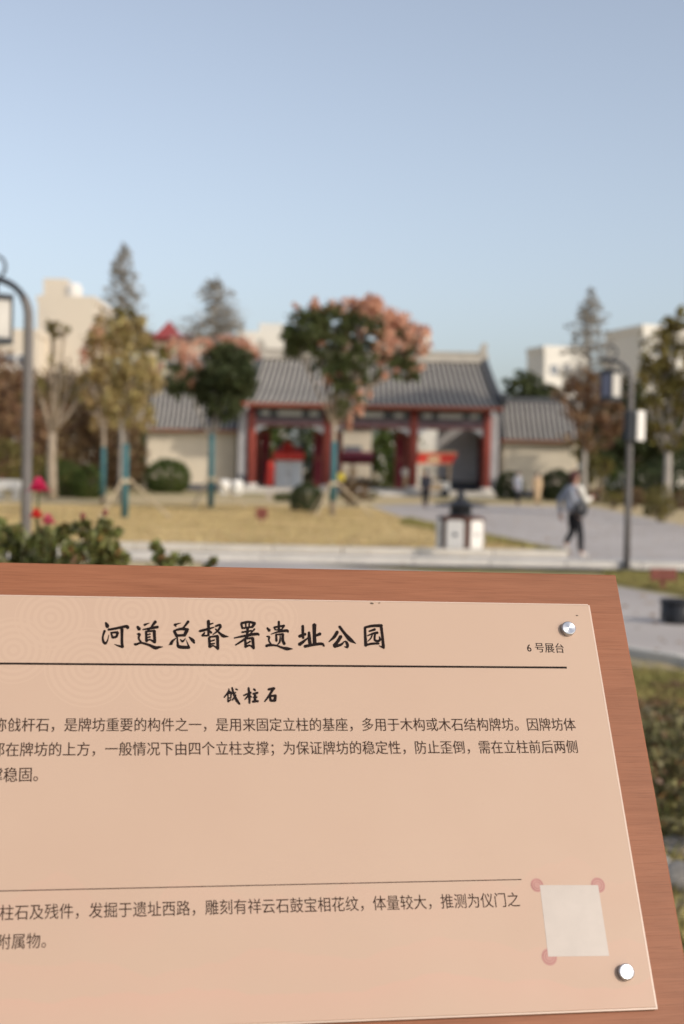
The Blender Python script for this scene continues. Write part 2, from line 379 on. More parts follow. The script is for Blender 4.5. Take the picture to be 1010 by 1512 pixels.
for sx in (-1, 1):
    p = [(0, 0), (.62, 0), (.66, .45), (.5, .8), (.62, 1.15), (.35, 1.32), (.18, 1.12), (.05, .75), (-.05, .4)]
    obj('ridge_ornament', MB().prismy([(sx*(rw-.5+x), RZ+z) for x, z in (p if sx > 0 else p[::-1])], RY-.16, RY+.16), m_ridge, roof, bevel=.03)
    for side in (1, -1):
        mb = MB(); pr = []
        for i in range(nT+1):
            t = i/nT; y, z = prof(t); pr.append((sx*(rw+(ew-rw)*t-.12), RY+(y-RY)*side, z+.16+.35*max(0, t-.75)**2*8))
        for a, b in zip(pr, pr[1:]):
            w = .21; vs = []
            for q in (a, b):
                vs += [(q[0]-w, q[1], q[2]-.2), (q[0]+w, q[1], q[2]-.2), (q[0]+w*.8, q[1], q[2]+.28), (q[0]-w*.8, q[1], q[2]+.28)]
            mb.add(vs, [(0, 1, 2, 3), (7, 6, 5, 4), (0, 4, 5, 1), (1, 5, 6, 2), (2, 6, 7, 3), (3, 7, 4, 0)])
        e = pr[-1]; mb.box((e[0], e[1]-.05*side, e[2]+.25), (.3, .5, .55))
        obj('descending_ridge', mb, m_ridgedark, roof)  # dark grey colour carries the side shade and tree shadow here
mb = MB()
for i in range(70):
    x = -7.75+15.5*i/69; mb.box((x, -1.15, 5.32), (.11, 1.15, .12))
o = obj('rafter_ends', mb, m_eave, roof); o['kind'] = 'stuff'
obj('eave_board', MB().box((0, -1.68, 5.44), (15.9, .05, .13)), m_eave, roof)
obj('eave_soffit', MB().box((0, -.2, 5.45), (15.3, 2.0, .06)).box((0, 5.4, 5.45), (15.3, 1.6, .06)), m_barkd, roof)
obj('steps', MB().box((gx(572, 85)-GXc, -2.35, .06), (2.9, 1.5, .12)).box((gx(572, 85)-GXc, -2.2, .16), (2.9, 1.1, .12)).box((gx(572, 85)-GXc, -2.0, .26), (2.9, .7, .12)), m_stonew, gate, bevel=.01)
for sx in (-1, 1): obj('step_flank', MB().box((gx(572, 85)-GXc+sx*1.65, -2.5, .2), (.35, 1.8, .4), taper=.7), m_stonew, gate)

def wing(px0, px1, Y, ytop, yeave, ybase, label, mt, skipl=0):
    x0, x1 = gx(px0, Y), gx(px1, Y); c = (x0+x1)/2; w = x1-x0; e = empty('side_hall', (c, Y, 0), 0, label, 'hall')
    pm = (px0+px1)/2
    zr, ze = zz(pm, ytop, Y+2), zz(pm, yeave, Y-.7)
    wl_ = obj('wall', MB().box((0, 0, ze/2), (w-.4, .4, ze)).box((0, 4, ze/2), (w-.4, .4, ze)).box((-w/2+.2, 2, ze/2), (.4, 3.6, ze)).box((w/2-.2, 2, ze/2), (.4, 3.6, ze)), mt, e)
    obj('skirting', MB().box((0, -.22, .22), (w-.3, .1, .44)), m_darkw, e)
    pf = lambda t, off=0: (2+(-.8-2)*t, ze+(zr-ze)*(1-t)**1.25+off)
    vs = []
    for t in range(9): y, z = pf(t/8); vs += [(-w/2-.1, y, z), (w/2+.1, y, z)]
    for t in range(7, -1, -1): y, z = pf(t/8); vs += [(-w/2-.1, 4-y, z), (w/2+.1, 4-y, z)]
    rf = MB(); fs = [(2*i, 2*i+1, 2*i+3, 2*i+2) for i in range(len(vs)//2-1)]; rf.add(vs, fs); rf.add([(a, b, c_-.12) for a, b, c_ in vs], fs)
    r = obj('roof', rf, m_tilebed, e)
    n = int(w/.33); tile_rows(r, pf, n, w/2-.15, w/2-.15, .09, 2.0)
    obj('main_ridge', MB().box((0, 2, zr+.14), (w+.1, .35, .32)), m_ridgedark, r, bevel=.03)
    obj('eave_board', MB().box((0, -.79, ze-.06), (w+.1, .05, .13)), m_eave, r)
    return e
wing(213, 352, 90, 572, 634, 728, 'cream side hall with grey tiled roof left of the gate', m_cream)
pv = empty('pavilion', (gx(520, 101), 101, 0), 0, 'small pale pavilion with grey roof seen through the middle bay', 'pavilion')
obj('wall', MB().box((0, 0, 2.3), (2.6, 2.4, 4.6)), m_cream, pv); obj('window', MB().box((0, -1.23, 2.6), (1.2, .06, 1.2)), m_glass, pv)
obj('roof', MB().lathe([(2.4, 4.6), (2.3, 4.75), (.15, 6.0)], n=4, ph=math.pi/4), m_tilebed, pv)
wing(738, 852, 90, 594, 650, 730, 'cream side hall with grey tiled roof right of the gate', m_cream)
# white pale verge board on the left hall corner
# ------------------------------------------------------------------ far buildings
def windows(parent, x0, x1, z0, z1, nx, nz, y, w, h, face=0):
    me = pm = None
    for i in range(nx):
        for k in range(nz):
            x = x0+(x1-x0)*(i+.5)/nx; z = z0+(z1-z0)*(k+.5)/nz
            if me is None:
                mb = MB(); t = .12
                for dx in (-1, 1): mb.box((dx*w/2, 0, 0), (t, .16, h+t))
                for dz in (-1, 1): mb.box((0, 0, dz*h/2), (w-t, .16, t))
                mb.box((0, 0, 0), (t*.7, .14, h-t))
                o = obj('window', mb, m_white, parent); me = o.data
                p = obj('pane', MB().box((0, 0, 0), (w, .05, h)), m_glass, o); pm = p.data
            else:
                o = link('window', me, None, parent); p = link('pane', pm, None, o)
            if face == 0: o.location = (x, y, z)
            else: o.location = (y, x, z); o.rotation_euler[2] = math.pi/2
def block(name, px0, px1, ytop, Y, depth, rz, label, mt, cat='building', parapet=True, wins=None, extra=None):
    x0, x1 = gx(px0, Y), gx(px1, Y); pm = (px0+px1)/2; z = zz(pm, ytop, Y); w = x1-x0
    e = empty(name, ((x0+x1)/2, Y, 0), rz, label, cat)
    obj('wall', MB().box((0, depth/2, z/2), (w, depth, z)), mt, e)
    if parapet: obj('parapet', MB().box((0, .15, z+.35), (w+.3, .3, .7)).box((0, depth-.15, z+.35), (w+.3, .3, .7)).box((-w/2, depth/2, z+.35), (.3, depth-.6, .7)).box((w/2, depth/2, z+.35), (.3, depth-.6, .7)), mt, e)
    if wins:
        nx, nz, ww, hh = wins; windows(e, -w/2+.5, w/2-.5, 1.0, z-.5, nx, nz, -.02, ww, hh)
    return e, w, z
e, w, z = block('apartment_building', 52, 134, 446, 160, 14, 0, 'tall cream apartment block behind the bare tree at far left', m_bldg)
obj('stair_house', MB().box((-w/2+1.6, 3, z+1.6), (2.6, 3, 2.4)), m_bldg, e); obj('water_tank', MB().lathe([(.9, 0), (.95, .2), (.95, 1.5), (.6, 1.9)], (w/2-2.6, 2, z+.4), 14), m_white, e)
obj('terrace_slab', MB().box((-w/2+1.7, 1.3, z+.3), (3.4, 2.4, .3)), m_stonew, e)
e, w, z = block('apartment_building', -120, 51, 494, 155, 12, 0, 'lower cream building with parapet cut by the left edge', m_bldg, wins=(7, 3, 1.5, 1.5))
for i in range(3): obj('balcony', MB().box((w/2-3-i*5, -.6, z-4.2), (3, 1.2, .2)).box((w/2-3-i*5, -1.15, z-3.7), (3, .1, .9)), m_bldgw, e)
e, w, z = block('red_roofed_building', 205, 348, 505, 170, 10, 0, 'cream building under a red roof with a small pyramid turret', m_bldg, parapet=False, wins=(9, 4, 1.2, 1.5))
obj('roof', MB().prism([(-w/2-.4, -.5), (w/2+.4, -.5), (w/2+.4, 10.5), (-w/2-.4, 10.5)], z, z+.25).add([(-w/2-.4, -.5, z+.25), (w/2+.4, -.5, z+.25), (w/2+.4, 10.5, z+.25), (-w/2-.4, 10.5, z+.25), (-w/2+1, 5, z+1.4), (w/2-1, 5, z+1.4)], [(0, 1, 5, 4), (1, 2, 5), (2, 3, 4, 5), (3, 0, 4)]), m_redroof, e)
tx = gx(246, 170)-gx(276.5, 170)
obj('turret_roof', MB().lathe([(2.5, 0), (.05, 2.2)], (tx, .2, z+.3), 4, ph=math.pi/4), m_redroof, e)
e, w, z = block('low_white_building', 348, 418, 500, 140, 8, 0, 'pale building with a flat roof peeping over the gate roof at left', m_bldgw, wins=(5, 3, 1.1, 1.4))
obj('roof_room', MB().box((.8, 3, z+1.0), (2.4, 3, 1.3)), m_bldgw, e)
e, w, z = block('low_white_building', 560, 632, 492, 150, 8, 0, 'white building with red roof edge behind the pink tree crown', m_bldgw, parapet=False, wins=(4, 4, 1.1, 1.4))
obj('roof', MB().add([(-w/2-.3, -.4, z), (w/2-1.4, -.4, z), (w/2-1.4, 8.4, z), (-w/2-.3, 8.4, z), (-w/2+1, 4, z+1.6), (w/2-2.6, 4, z+1.6)], [(0, 1, 5, 4), (1, 2, 5), (2, 3, 4, 5), (3, 0, 4), (3, 2, 1, 0)]), m_redroof, e)
block('low_white_building', 606, 652, 636, 108, 5, 0, 'low pale building glimpsed through the gate beside the third column', m_bldgw)
block('white_block', 797, 868, 519, 200, 6.5, R_(15), 'small white flat-roofed block left of the grey conifer', m_bldgw, wins=(3, 4, 1.3, 1.5))
block('white_block', 938, 1090, 491, 165, 10, R_(15), 'big white flat-roofed block behind the right lamp post', m_bldgw, wins=(5, 5, 1.3, 1.5))

# ================================================================== TREES
def leaves(blobs, size, n_total=None, hollow=.35, cl=28):
    """blobs (x,y,z,rx,ry,rz,n) -> (N,4,3) leaf quads gathered in clumps"""
    out = []
    for (x, y, z, rx, ry, rz_, n) in blobs:
        n = int(n); k = max(3, n//cl)
        d = rng.normal(size=(k, 3)); d /= np.linalg.norm(d, axis=1)[:, None]; r = rng.uniform(hollow, 1, k)**.6
        cc = d*r[:, None]
        idx = rng.integers(0, k, n); p = cc[idx]+rng.normal(0, .13 if cl > 10 else .05, (n, 3))
        P = p*np.array([rx, ry, rz_])+np.array([x, y, z]); out.append(P)
    P = np.concatenate(out); n = len(P)
    a = rng.normal(size=(n, 3)); a /= np.linalg.norm(a, axis=1)[:, None]; b = rng.normal(size=(n, 3)); b = np.cross(a, b); b /= np.linalg.norm(b, axis=1)[:, None]
    s = size*rng.uniform(.55, 1.3, n)[:, None]
    a = a*s; b = b*s*.55
    return np.stack([P-a, P+b-a*.1, P+a, P-b+a*.1], 1)
def limbs(mb, base, th, r0, blobs, sub=4, lean=0, seed=1, fork=1):
    rnd = random.Random(seed); base = Vector(base); top = base+Vector((lean, 0, th))
    pts = [base+(top-base)*t+Vector((rnd.uniform(-.03, .03)*th*.3*(0 < t < 1), 0, 0)) for t in (0, .3, .65, 1)]
    mb.tube(pts, [r0*1.15, r0, r0*.88, r0*.75], 8)
    for bl in blobs:
        c = Vector(bl[:3]); s = top-Vector((0, 0, rnd.uniform(0, .12)*th)); mid = s.lerp(c, .5)+Vector((0, 0, rnd.uniform(-.1, .15)*(c-s).length))
        mb.tube([s, mid, c], [r0*.5, r0*.33, r0*.15], 6)
        for k in range(sub):
            q = mid.lerp(c, rnd.uniform(-.2, 1)); e = c+Vector((rnd.uniform(-1, 1)*bl[3], rnd.uniform(-1, 1)*bl[4], rnd.uniform(-.3, 1)*bl[5]))*.85
            mb.tube([q, q.lerp(e, .5)+Vector((0, 0, .1)), e], [r0*.22, r0*.14, r0*.05], 5)
def tree(px, py, Y, blobs, label, lm, size=.16, dens=1.0, bark=None, tr=.11, th=None, name='broadleaf_tree', pods=None, wrap=None, group=None, sub=5, stakes=False, cat='tree'):
    """blobs given as (px, py, rpx, rpy, n) round the trunk; ground point (px,py) sets where it stands when Y is None"""
    b = G(px, py) if Y is None else Vector((gx(px, Y), Y, 0)); Y = b.y; s = Y/FPX
    e = empty(name, b, 0, label, cat, group)
    def loc(bl):
        out = []
        for (x, y, rx, ry, n) in bl:
            p = W(x, y, Y); dy = random.uniform(-.5, .5)*rx*s
            out.append((p.x-b.x, dy, p.z, rx*s, max(rx, ry)*s*.8, ry*s, n*dens))
        return out
    L = loc(blobs); th = th or min(q[2]-q[5]*.6 for q in L)
    mb = MB(); limbs(mb, (0, 0, 0), th, tr, L + (loc(pods)[:0] if pods else []), sub=sub, seed=int(px*7+py)); obj('trunk', mb, bark or m_bark, e, True)
    quads('crown', leaves(L, size), lm, e)['kind'] = 'stuff'
    if pods:
        P = loc(pods); o = quads('seed_pods', leaves(P, size*.8), lf_pod, e); o['kind'] = 'stuff'
    if wrap:
        z0, z1 = zz(px, wrap[1], Y), zz(px, wrap[0], Y); obj('trunk_wrap', MB().lathe([(tr*1.28, max(.02, z0)), (tr*1.2, (z0+z1)/2), (tr*1.12, z1)], n=12), m_teal, e, True)
    if stakes:
        for a in (0.2, 2.2, 4.3):
            d = Vector((math.cos(a), math.sin(a)*.9, 0)); obj('stake', MB().tube([d*1.35*1.0, d*.10+Vector((0, 0, 1.15))], .035, 6), m_stake, e)
        obj('stake_tie', MB().lathe([(tr*1.7, 1.02), (tr*1.7, 1.12)], n=10), m_stake, e)
    return e
# grey conifers behind
def conifer(px, ytop, ybot, wpx, Y, label, lm):
    b = Vector((gx(px, Y), Y, 0)); e = empty('conifer_tree', b, 0, label, 'tree', 'grey conifers behind the roofs')
    H = zz(px, ytop, Y); z0 = zz(px, ybot, Y); hw = wpx*Y/FPX/2; k = 11; mb = MB(); mb.tube([(0, 0, 0), (0, 0, H*.6), (0, 0, H)], [.3, .18, .03], 8); bl = []
    for i in range(k*11):
        t = random.random()**1.15; z = z0+(H-z0)*t; r = hw*(1-t)**.62*random.uniform(.5, 1)+.1; a = random.uniform(0, 6.28)
        mb.tube([(0, 0, z-.3), (r*math.cos(a), r*math.sin(a), z+.25*r)], [.05, .015], 4)
        bl.append((r*.62*math.cos(a), r*.62*math.sin(a), z+.1, r*.45+.12, r*.45+.12, .5, 44))
    obj('trunk', mb, m_barkg, e, True); quads('crown', leaves(bl, .13), lm, e)['kind'] = 'stuff'
conifer(178, 366, 510, 105, 130, 'tallest slender grey conifer right of the cream apartment block', lf_grey)
conifer(312, 414, 510, 150, 130, 'broad cone-shaped grey conifer over the left hall', lf_grey)
conifer(865, 430, 580, 130, 125, 'grey conifer between the two white blocks at right', lf_grey)

# dense belt behind (brown at left)
belt = [(-10, 78, [(-15, 560, 60, 60, 900), (10, 650, 60, 70, 900), (40, 610, 40, 60, 500)], 'rust brown leafy tree at the left edge behind the lamp post', [lf_brown, 'b']),
        (52, 84, [(55, 600, 45, 55, 700), (60, 680, 50, 50, 700)], 'low brown tree behind the bare pale trunk', [lf_brown]),
        (112, 86, [(112, 590, 45, 55, 700), (110, 670, 50, 55, 800)], 'brown bushy tree beside the golden trees', [lf_brown]),
        (172, 84, [(172, 620, 40, 60, 700), (190, 680, 30, 50, 500)], 'dark brown bushy tree against the left hall end', [lf_brown])]
for px, Y, bl, lab, lm in belt:
    tree(px, 0, Y, bl, lab, lm[0] if px > 0 else lf_red, .17, 1.5, m_barkd, .16, group='brown trees along the left side', name='bushy_tree')
tree(20, 0, 70, [(0, 690, 60, 40, 800), (60, 700, 45, 30, 500)], 'low dark hedge-like tree under the left lamp post', lf_olive, .12, 1.5, m_barkd, .1, name='bushy_tree')
# bare pale tree, golden trees
tree(76, 0, 62, [(78, 485, 15, 13, 240), (97, 490, 9, 8, 90), (50, 570, 26, 40, 60), (105, 560, 26, 45, 120), (80, 560, 24, 40, 60), (125, 575, 18, 30, 120)], 'pale bare-limbed tree with a small olive tuft at its top', lf_olive, .11, 1.3, m_bark, .22, th=2.9, name='bare_tree', sub=7)
tree(152, 0, 55, [(150, 515, 30, 46, 850), (165, 570, 28, 36, 520), (135, 565, 20, 34, 320), (140, 610, 18, 26, 140)], 'golden tree with coral pods, left of the nearest staked tree', lf_gold, .10, 1.2, m_bark, .085, th=3.0, pods=[(146, 497, 13, 18, 420), (130, 521, 12, 18, 320)], wrap=(660, 732), group='young trees with teal wrapped trunks', name='young_tree')
tree(184, 765, None, [(190, 490, 32, 30, 800), (200, 550, 36, 46, 1050), (172, 590, 26, 38, 520), (205, 610, 24, 30, 300)], 'golden leaved young tree nearest on the left lawn, staked', lf_gold2, .085, 1.3, m_bark, .082, th=2.55, wrap=(655, 764), stakes=True, group='young trees with teal wrapped trunks', name='young_tree')
tree(178, 0, 60, [(180, 475, 24, 22, 420), (195, 510, 30, 32, 420), (232, 525, 24, 22, 260)], 'olive topped tree behind the golden staked tree', lf_olive, .11, 1.2, m_barkg, .1, th=4.2, name='young_tree')
tree(311, 750, None, [(335, 545, 42, 36, 2100), (352, 560, 28, 28, 1100), (305, 572, 36, 26, 1200), (265, 560, 26, 26, 600), (330, 602, 28, 26, 700)], 'dark green tree with orange pods before the left hall', lf_dark, .105, 1.5, m_barkg, .09, th=2.7,
     pods=[(278, 540, 19, 30, 600), (262, 515, 16, 18, 300), (345, 508, 28, 14, 500), (300, 512, 20, 12, 300), (370, 525, 13, 12, 200), (232, 545, 12, 12, 120)], wrap=(640, 750), stakes=True, group='young trees with teal wrapped trunks', name='young_tree')
tree(232, 0, 101, [(232, 545, 20, 20, 560), (252, 517, 14, 12, 220)], 'thin tree with cream leaf clusters over the left hall roof', lf_white, .10, 1.0, m_barkg, .06, th=3.5, name='thin_tree')
tree(491, 762, None, [(455, 485, 34, 30, 1300), (490, 478, 36, 30, 1000), (438, 505, 24, 24, 700), (495, 520, 38, 34, 1000), (540, 490, 34, 34, 620), (580, 515, 36, 32, 700), (540, 535, 28, 32, 480), (598, 545, 26, 20, 420), (510, 580, 26, 28, 520), (610, 505, 18, 24, 220), (505, 548, 28, 28, 480), (500, 610, 22, 20, 260)], 'large staked tree with coral pink pods before the gate', lf_dark2, .09, 1.3, m_bark, .09, th=3.1,
     pods=[(440, 458, 9, 10, 90), (465, 450, 12, 14, 260), (490, 455, 16, 12, 300), (515, 455, 22, 16, 560), (545, 456, 24, 18, 700), (560, 475, 30, 26, 800), (590, 495, 30, 30, 900), (622, 500, 14, 22, 380), (612, 535, 20, 22, 380), (565, 520, 18, 30, 380), (497, 555, 22, 16, 520), (533, 580, 14, 20, 240), (520, 500, 16, 24, 260), (475, 500, 12, 12, 90), (525, 622, 12, 22, 140), (550, 441, 14, 9, 200), (575, 550, 14, 12, 140)], wrap=(652, 740), stakes=True, group='young trees with teal wrapped trunks', name='young_tree', sub=8)
for k, (px, top, lab) in enumerate([(210, 640, 'dark belt tree behind the left hall'), (262, 610, 'dark belt tree behind the middle of the left hall'), (330, 600, 'dark belt tree behind the left gate corner'), (385, 620, 'belt tree seen in the left bay of the gate, left side'), (440, 625, 'belt tree seen in the left bay of the gate, right side'), (500, 620, 'belt tree seen behind the middle bay trunk'), (555, 630, 'belt tree seen in the middle bay of the gate'), (596, 625, 'belt tree glimpsed beside the third red column'), (650, 640, 'belt tree behind the right bay'), (720, 610, 'belt tree behind the gap of gate and right hall'), (835, 590, 'belt tree behind the right end of the right hall')]):
    tree(px, 0, 106+3*(k % 3), [(px-8, (top+735)/2-30, 34, (735-top)/3.2, 1300), (px+10, (top+735)/2+20, 34, (735-top)/3, 1300)], lab, lf_dark if k % 3 else lf_green, .2, 1.0, m_barkd, .18, group='tree belt behind the gate and halls', name='belt_tree', sub=3)
for px, Y, top, lab, lm in [(-30, 90, 540, 'brown belt tree at the far left edge', lf_brown), (25, 92, 545, 'brown belt tree behind the left lamp post', lf_red), (75, 92, 560, 'brown belt tree behind the bare pale tree', lf_brown), (125, 93, 548, 'brown belt tree left of the golden trees', lf_brown), (172, 92, 555, 'brown belt tree touching the left hall end', lf_brown)]:
    tree(px, 0, Y, [(px, (top+640)/2, 36, 50, 2000), (px+6, 680, 38, 46, 1800)], lab, lm, .17, 1.2, m_barkd, .16, group='brown belt trees at the far left', name='belt_tree', sub=3)
tree(930, 0, 98, [(900, 640, 44, 50, 2200), (950, 660, 44, 60, 2200), (1000, 640, 44, 60, 2200), (1050, 650, 44, 60, 1500)], 'broad dark tree behind everything at right', lf_dark, .2, 1.2, m_barkd, .2, name='belt_tree')
# a tall tree beyond the right edge of the picture whose shade falls on the gate roof
e = empty('plane_tree', (26.0, 68.0, 0), 0, 'tall tree standing beyond the right picture edge, shading the gate roof', 'tree')
bl = [(.6, 0, 21.6, 3.0, 3, 1.5, 2600), (-2.6, 0, 20.2, 2.4, 2.6, 1.4, 1800), (3.2, 0, 21.4, 2.2, 2.6, 2.0, 1600), (0, 0, 19.6, 3.6, 3, 1.4, 2200)]
mb = MB(); limbs(mb, (0, 0, 0), 12, .3, bl, sub=4, seed=5); obj('trunk', mb, m_barkd, e, True); quads('crown', leaves(bl, .24), lf_olive, e)['kind'] = 'stuff'
quads_white = None
# right side
tree(775, 0, 112, [(775, 572, 30, 22, 900), (800, 585, 24, 18, 500)], 'round dark evergreen behind the right hall roof', lf_dark, .2, 1.4, m_barkd, .2, name='evergreen_tree')
tree(862, 0, 78, [(850, 590, 32, 32, 520), (885, 580, 34, 34, 560), (870, 640, 36, 34, 420), (905, 620, 24, 30, 360), (860, 560, 24, 20, 260)], 'rust brown tree with pale limbs by the right hall', lf_red, .15, 1.3, m_barkg, .17, th=2.9, name='bushy_tree', sub=8)
tree(925, 0, 84, [(905, 650, 34, 44, 1500), (945, 640, 34, 50, 1500), (930, 590, 30, 30, 900), (975, 660, 30, 44, 1200)], 'dense near-black evergreen behind the right lamp post', lf_dark, .17, 1.5, m_barkd, .2, name='evergreen_tree')
tree(884, 0, 80, [(885, 695, 24, 22, 600), (862, 665, 18, 22, 360)], 'olive leaning shrub tree beside the round hedge at right', lf_olive, .11, 1.4, m_barkd, .1, name='evergreen_tree')
tree(985, 0, 52, [(985, 520, 40, 40, 560), (965, 570, 34, 40, 520), (1005, 590, 34, 50, 700), (1000, 475, 22, 20, 220), (960, 610, 22, 30, 220), (985, 640, 30, 26, 300), (1040, 540, 40, 60, 600)], 'tall olive leaved tree with pale trunk at the right edge', lf_olive, .115, 1.5, m_barkg, .17, th=2.5, name='olive_leaved_tree', sub=8)
def bush(px, py, Y, rpx, hpx, n, lm, label, size=.07, name='round_bush', cat='bush', group=None, core=True):
    b = G(px, py) if Y is None else Vector((gx(px, Y), Y, 0)); s = b.y/FPX; r = rpx*s; h = hpx*s
    e = empty(name, b, 0, label, cat, group)
    mb = MB()
    for k in range(7):
        a = random.uniform(0, 6.28); mb.tube([(0, 0, 0), (r*.5*math.cos(a), r*.5*math.sin(a), h*random.uniform(.5, .9))], [.03, .012], 5)
    obj('stems', mb, m_barkd, e)
    if core:
        quads('foliage', leaves([(0, 0, h*.45, r*.95, r*.95, h*.55, n), (0, 0, h*.2, r*.9, r*.9, h*.25, n*.3)], size, hollow=.8, cl=5), lm, e)['kind'] = 'stuff'
    else: quads('foliage', leaves([(0, 0, h*.55, r, r, h*.5, n)], size), lm, e)['kind'] = 'stuff'
    return e
bush(247, 735, 82, 34, 50, 5200, lf_green, 'clipped dome hedge in front of the left hall', .08)
bush(822, 738, 82, 26, 46, 4200, lf_dark, 'clipped dome hedge in front of the right hall', .08)
bush(752, 740, 84, 22, 40, 2600, lf_dark, 'small dark clipped bush behind the pair of walkers', .08)
bush(95, 738, 66, 34, 54, 3000, lf_green, 'bright green bushy hedge under the bare tree', .08)
bush(130, 738, 64, 24, 50, 2000, lf_green, 'second green hedge bush beside the golden trees', .08)
bush(452, 755, None, 26, 40, 2600, lf_dark, 'dark green shrub at the left foot of the staked tree', .055, name='low_shrub')
bush(420, 748, 66, 16, 14, 800, lf_green, 'little green shrub in front of the gate platform', .055, name='low_shrub')
bush(525, 750, None, 22, 34, 1100, lf_brown, 'sparse brown shrub right of the staked tree', .055, name='low_shrub', core=False)
bush(550, 745, 70, 12, 14, 500, lf_olive, 'low olive shrub at the foot of the gate steps', .05, name='low_shrub', core=False)
bush(972, 772, None, 26, 54, 1500, lf_olive, 'spiky olive shrub on the right lawn edge', .05, name='low_shrub', core=False)
bush(905, 752, None, 20, 26, 700, lf_olive, 'small ragged olive shrub beyond the plaza', .05, name='low_shrub', core=False)
bush(935, 748, 66, 20, 30, 900, lf_brown, 'brown dried shrub right of the lamp post foot', .06, name='low_shrub', core=False)
bush(1010, 750, 66, 26, 26, 900, lf_brown, 'brown dried shrub at the right picture edge', .06, name='low_shrub', core=False)
bush(880, 735, 80, 22, 20, 900, lf_red, 'reddish low shrub behind the white stones', .06, name='low_shrub', core=False)

bush(965, 742, 74, 34, 64, 3000, lf_dark, 'dark hedge bush behind the right lamp post foot', .09, name='hedge_bush')
bush(1015, 742, 72, 36, 66, 3000, lf_dark, 'dark hedge bush at the right picture edge', .09, name='hedge_bush')
bush(920, 742, 76, 26, 52, 2200, lf_green, 'green hedge bush between the round hedge and lamp post', .09, name='hedge_bush')
# ================================================================== STALLS AND THINGS BY THE GATE
def booth():
    Y = 91.0; x0, x1 = gx(405, Y), gx(446, Y); w = x1-x0; z0 = .34
    e = empty('market_booth', ((x0+x1)/2, Y, z0), 0, 'red roofed booth with two white doors in the left bay', 'booth')
    obj('cabinet', MB().box((0, .5, .85), (w, 1.0, 1.7)), m_white, e, bevel=.02)
    for sx in (-1, 1):
        d = obj('door', MB().box((sx*w*.24, -.03, .82), (w*.42, .05, 1.5)), m_palepaint, e); obj('handle', MB().box((sx*.09, -.08, .85), (.03, .04, .25)), m_iron, d)
    aw = MB().add([(-w*.56, -.35, 1.75), (w*.56, -.35, 1.75), (w*.56, -.25, 2.2), (-w*.56, -.25, 2.2), (w*.45, .9, 2.55), (-w*.45, .9, 2.55), (-w*.56, .9, 1.75), (w*.56, .9, 1.75)], [(0, 1, 2, 3), (3, 2, 4, 5), (0, 3, 5, 6), (1, 7, 4, 2), (6, 5, 4, 7)])
    obj('awning', aw, m_awn, e)
    obj('awning_topper', MB().lathe([(.42, 0), (.35, .22), (.1, .42)], (-.1, .4, 2.5), 10), m_awn, e)
    b = empty('standing_banner', (gx(399, 90), 90.0, .34), 0, 'narrow red standing banner left of the white doored booth', 'banner')
    obj('cloth', MB().prismy([(-.28, .1), (.22, .1), (.28, 1.3), (.12, 1.75), (-.15, 1.6)], -.03, .03), m_awn, b); obj('pole', MB().tube([(0, .05, 0), (0, .05, 1.9)], .02, 6), m_iron, b)
booth()
def cart():
    Y = 84.0; x0, x1 = gx(618, Y), gx(668, Y); w = x1-x0
    e = empty('food_cart', ((x0+x1)/2, Y, 0), 0, 'red canopied snack cart with cream body right of third column', 'cart')
    obj('counter', MB().box((0, .4, .62), (w*.86, .9, .62)), m_white, e, bevel=.03)
    obj('front_panel', MB().box((-.1, -.07, .62), (w*.5, .03, .4)), m_tan, e)
    for sx in (-1, 1):
        for yy in (0, .8): obj('post', MB().tube([(sx*w*.4, yy, .3), (sx*w*.4, yy, 2.15)], .045, 6), m_tan, e)
        wh = obj('wheel', MB().lathe([(.26, -.03), (.26, .03)], (0, 0, 0), 16), m_black, e); wh.rotation_euler = (math.pi/2, 0, 0); wh.location = (sx*w*.28, -.1, .27)
    obj('canopy', MB().add([(-w*.56, -.4, 2.0), (w*.46, -.4, 1.98), (w*.60, -.5, 2.62), (-w*.50, -.5, 2.62), (w*.60, 1.3, 2.72), (-w*.50, 1.3, 2.72), (-w*.56, 1.3, 2.0), (w*.46, 1.3, 1.98)], [(0, 1, 2, 3), (3, 2, 4, 5), (0, 3, 5, 6), (1, 7, 4, 2), (6, 5, 4, 7)]), m_awn, e)
    obj('canopy_trim', MB().box((.03, -.53, 2.66), (w*1.12, .05, .08)).box((-.1, -.42, 1.98), (w*1.02, .04, .07)), m_tan, e)
    obj('sign_patch', MB().prismy([(-.55, 2.1), (.15, 2.1), (.2, 2.4), (-.1, 2.5), (-.5, 2.38)], -.47, -.455), m_tan, e)
    for k in range(4): obj('jar', MB().lathe([(.09, 0), (.1, .2), (.06, .26)], (-.5+k*.22, .2, .94), 8), m_stake, e)
    obj('cooking_pot', MB().lathe([(.2, 0), (.26, .14), (.26, .26)], (.55, .35, .94), 12), m_black, e)
cart()
def mar():
    Y = 97.0; x0, x1 = gx(500, Y), gx(551, Y); w = x1-x0
    e = empty('market_stall', ((x0+x1)/2, Y, 0), 0, 'maroon canopied market stall seen through the middle bay', 'stall')
    for sx in (-1, 1): obj('post', MB().tube([(sx*w*.46, 0, 0), (sx*w*.46, 0, 2.3)], .04, 6), m_iron, e)
    obj('canopy', MB().add([(-w/2, -.6, 1.95), (w/2, -.6, 1.95), (w/2, -.5, 2.4), (-w/2, -.5, 2.4), (w/2, 1.2, 2.8), (-w/2, 1.2, 2.8), (-w/2, 1.2, 2), (w/2, 1.2, 2)], [(0, 1, 2, 3), (3, 2, 4, 5), (0, 3, 5, 6), (1, 7, 4, 2), (6, 5, 4, 7)]), m_maroon, e)
    obj('table', MB().box((0, .2, .8), (w*.9, .8, .06)).box((0, -.18, .45), (w*.9, .03, .66)), m_barkd, e)
    for k, (x, mt) in enumerate([(-.6, m_tan), (-.2, m_palepaint), (.25, m_paneshade), (.65, m_tan)]): obj('goods_box', MB().box((x, .15, .93), (.28, .25, .2)), mt, e)
mar()
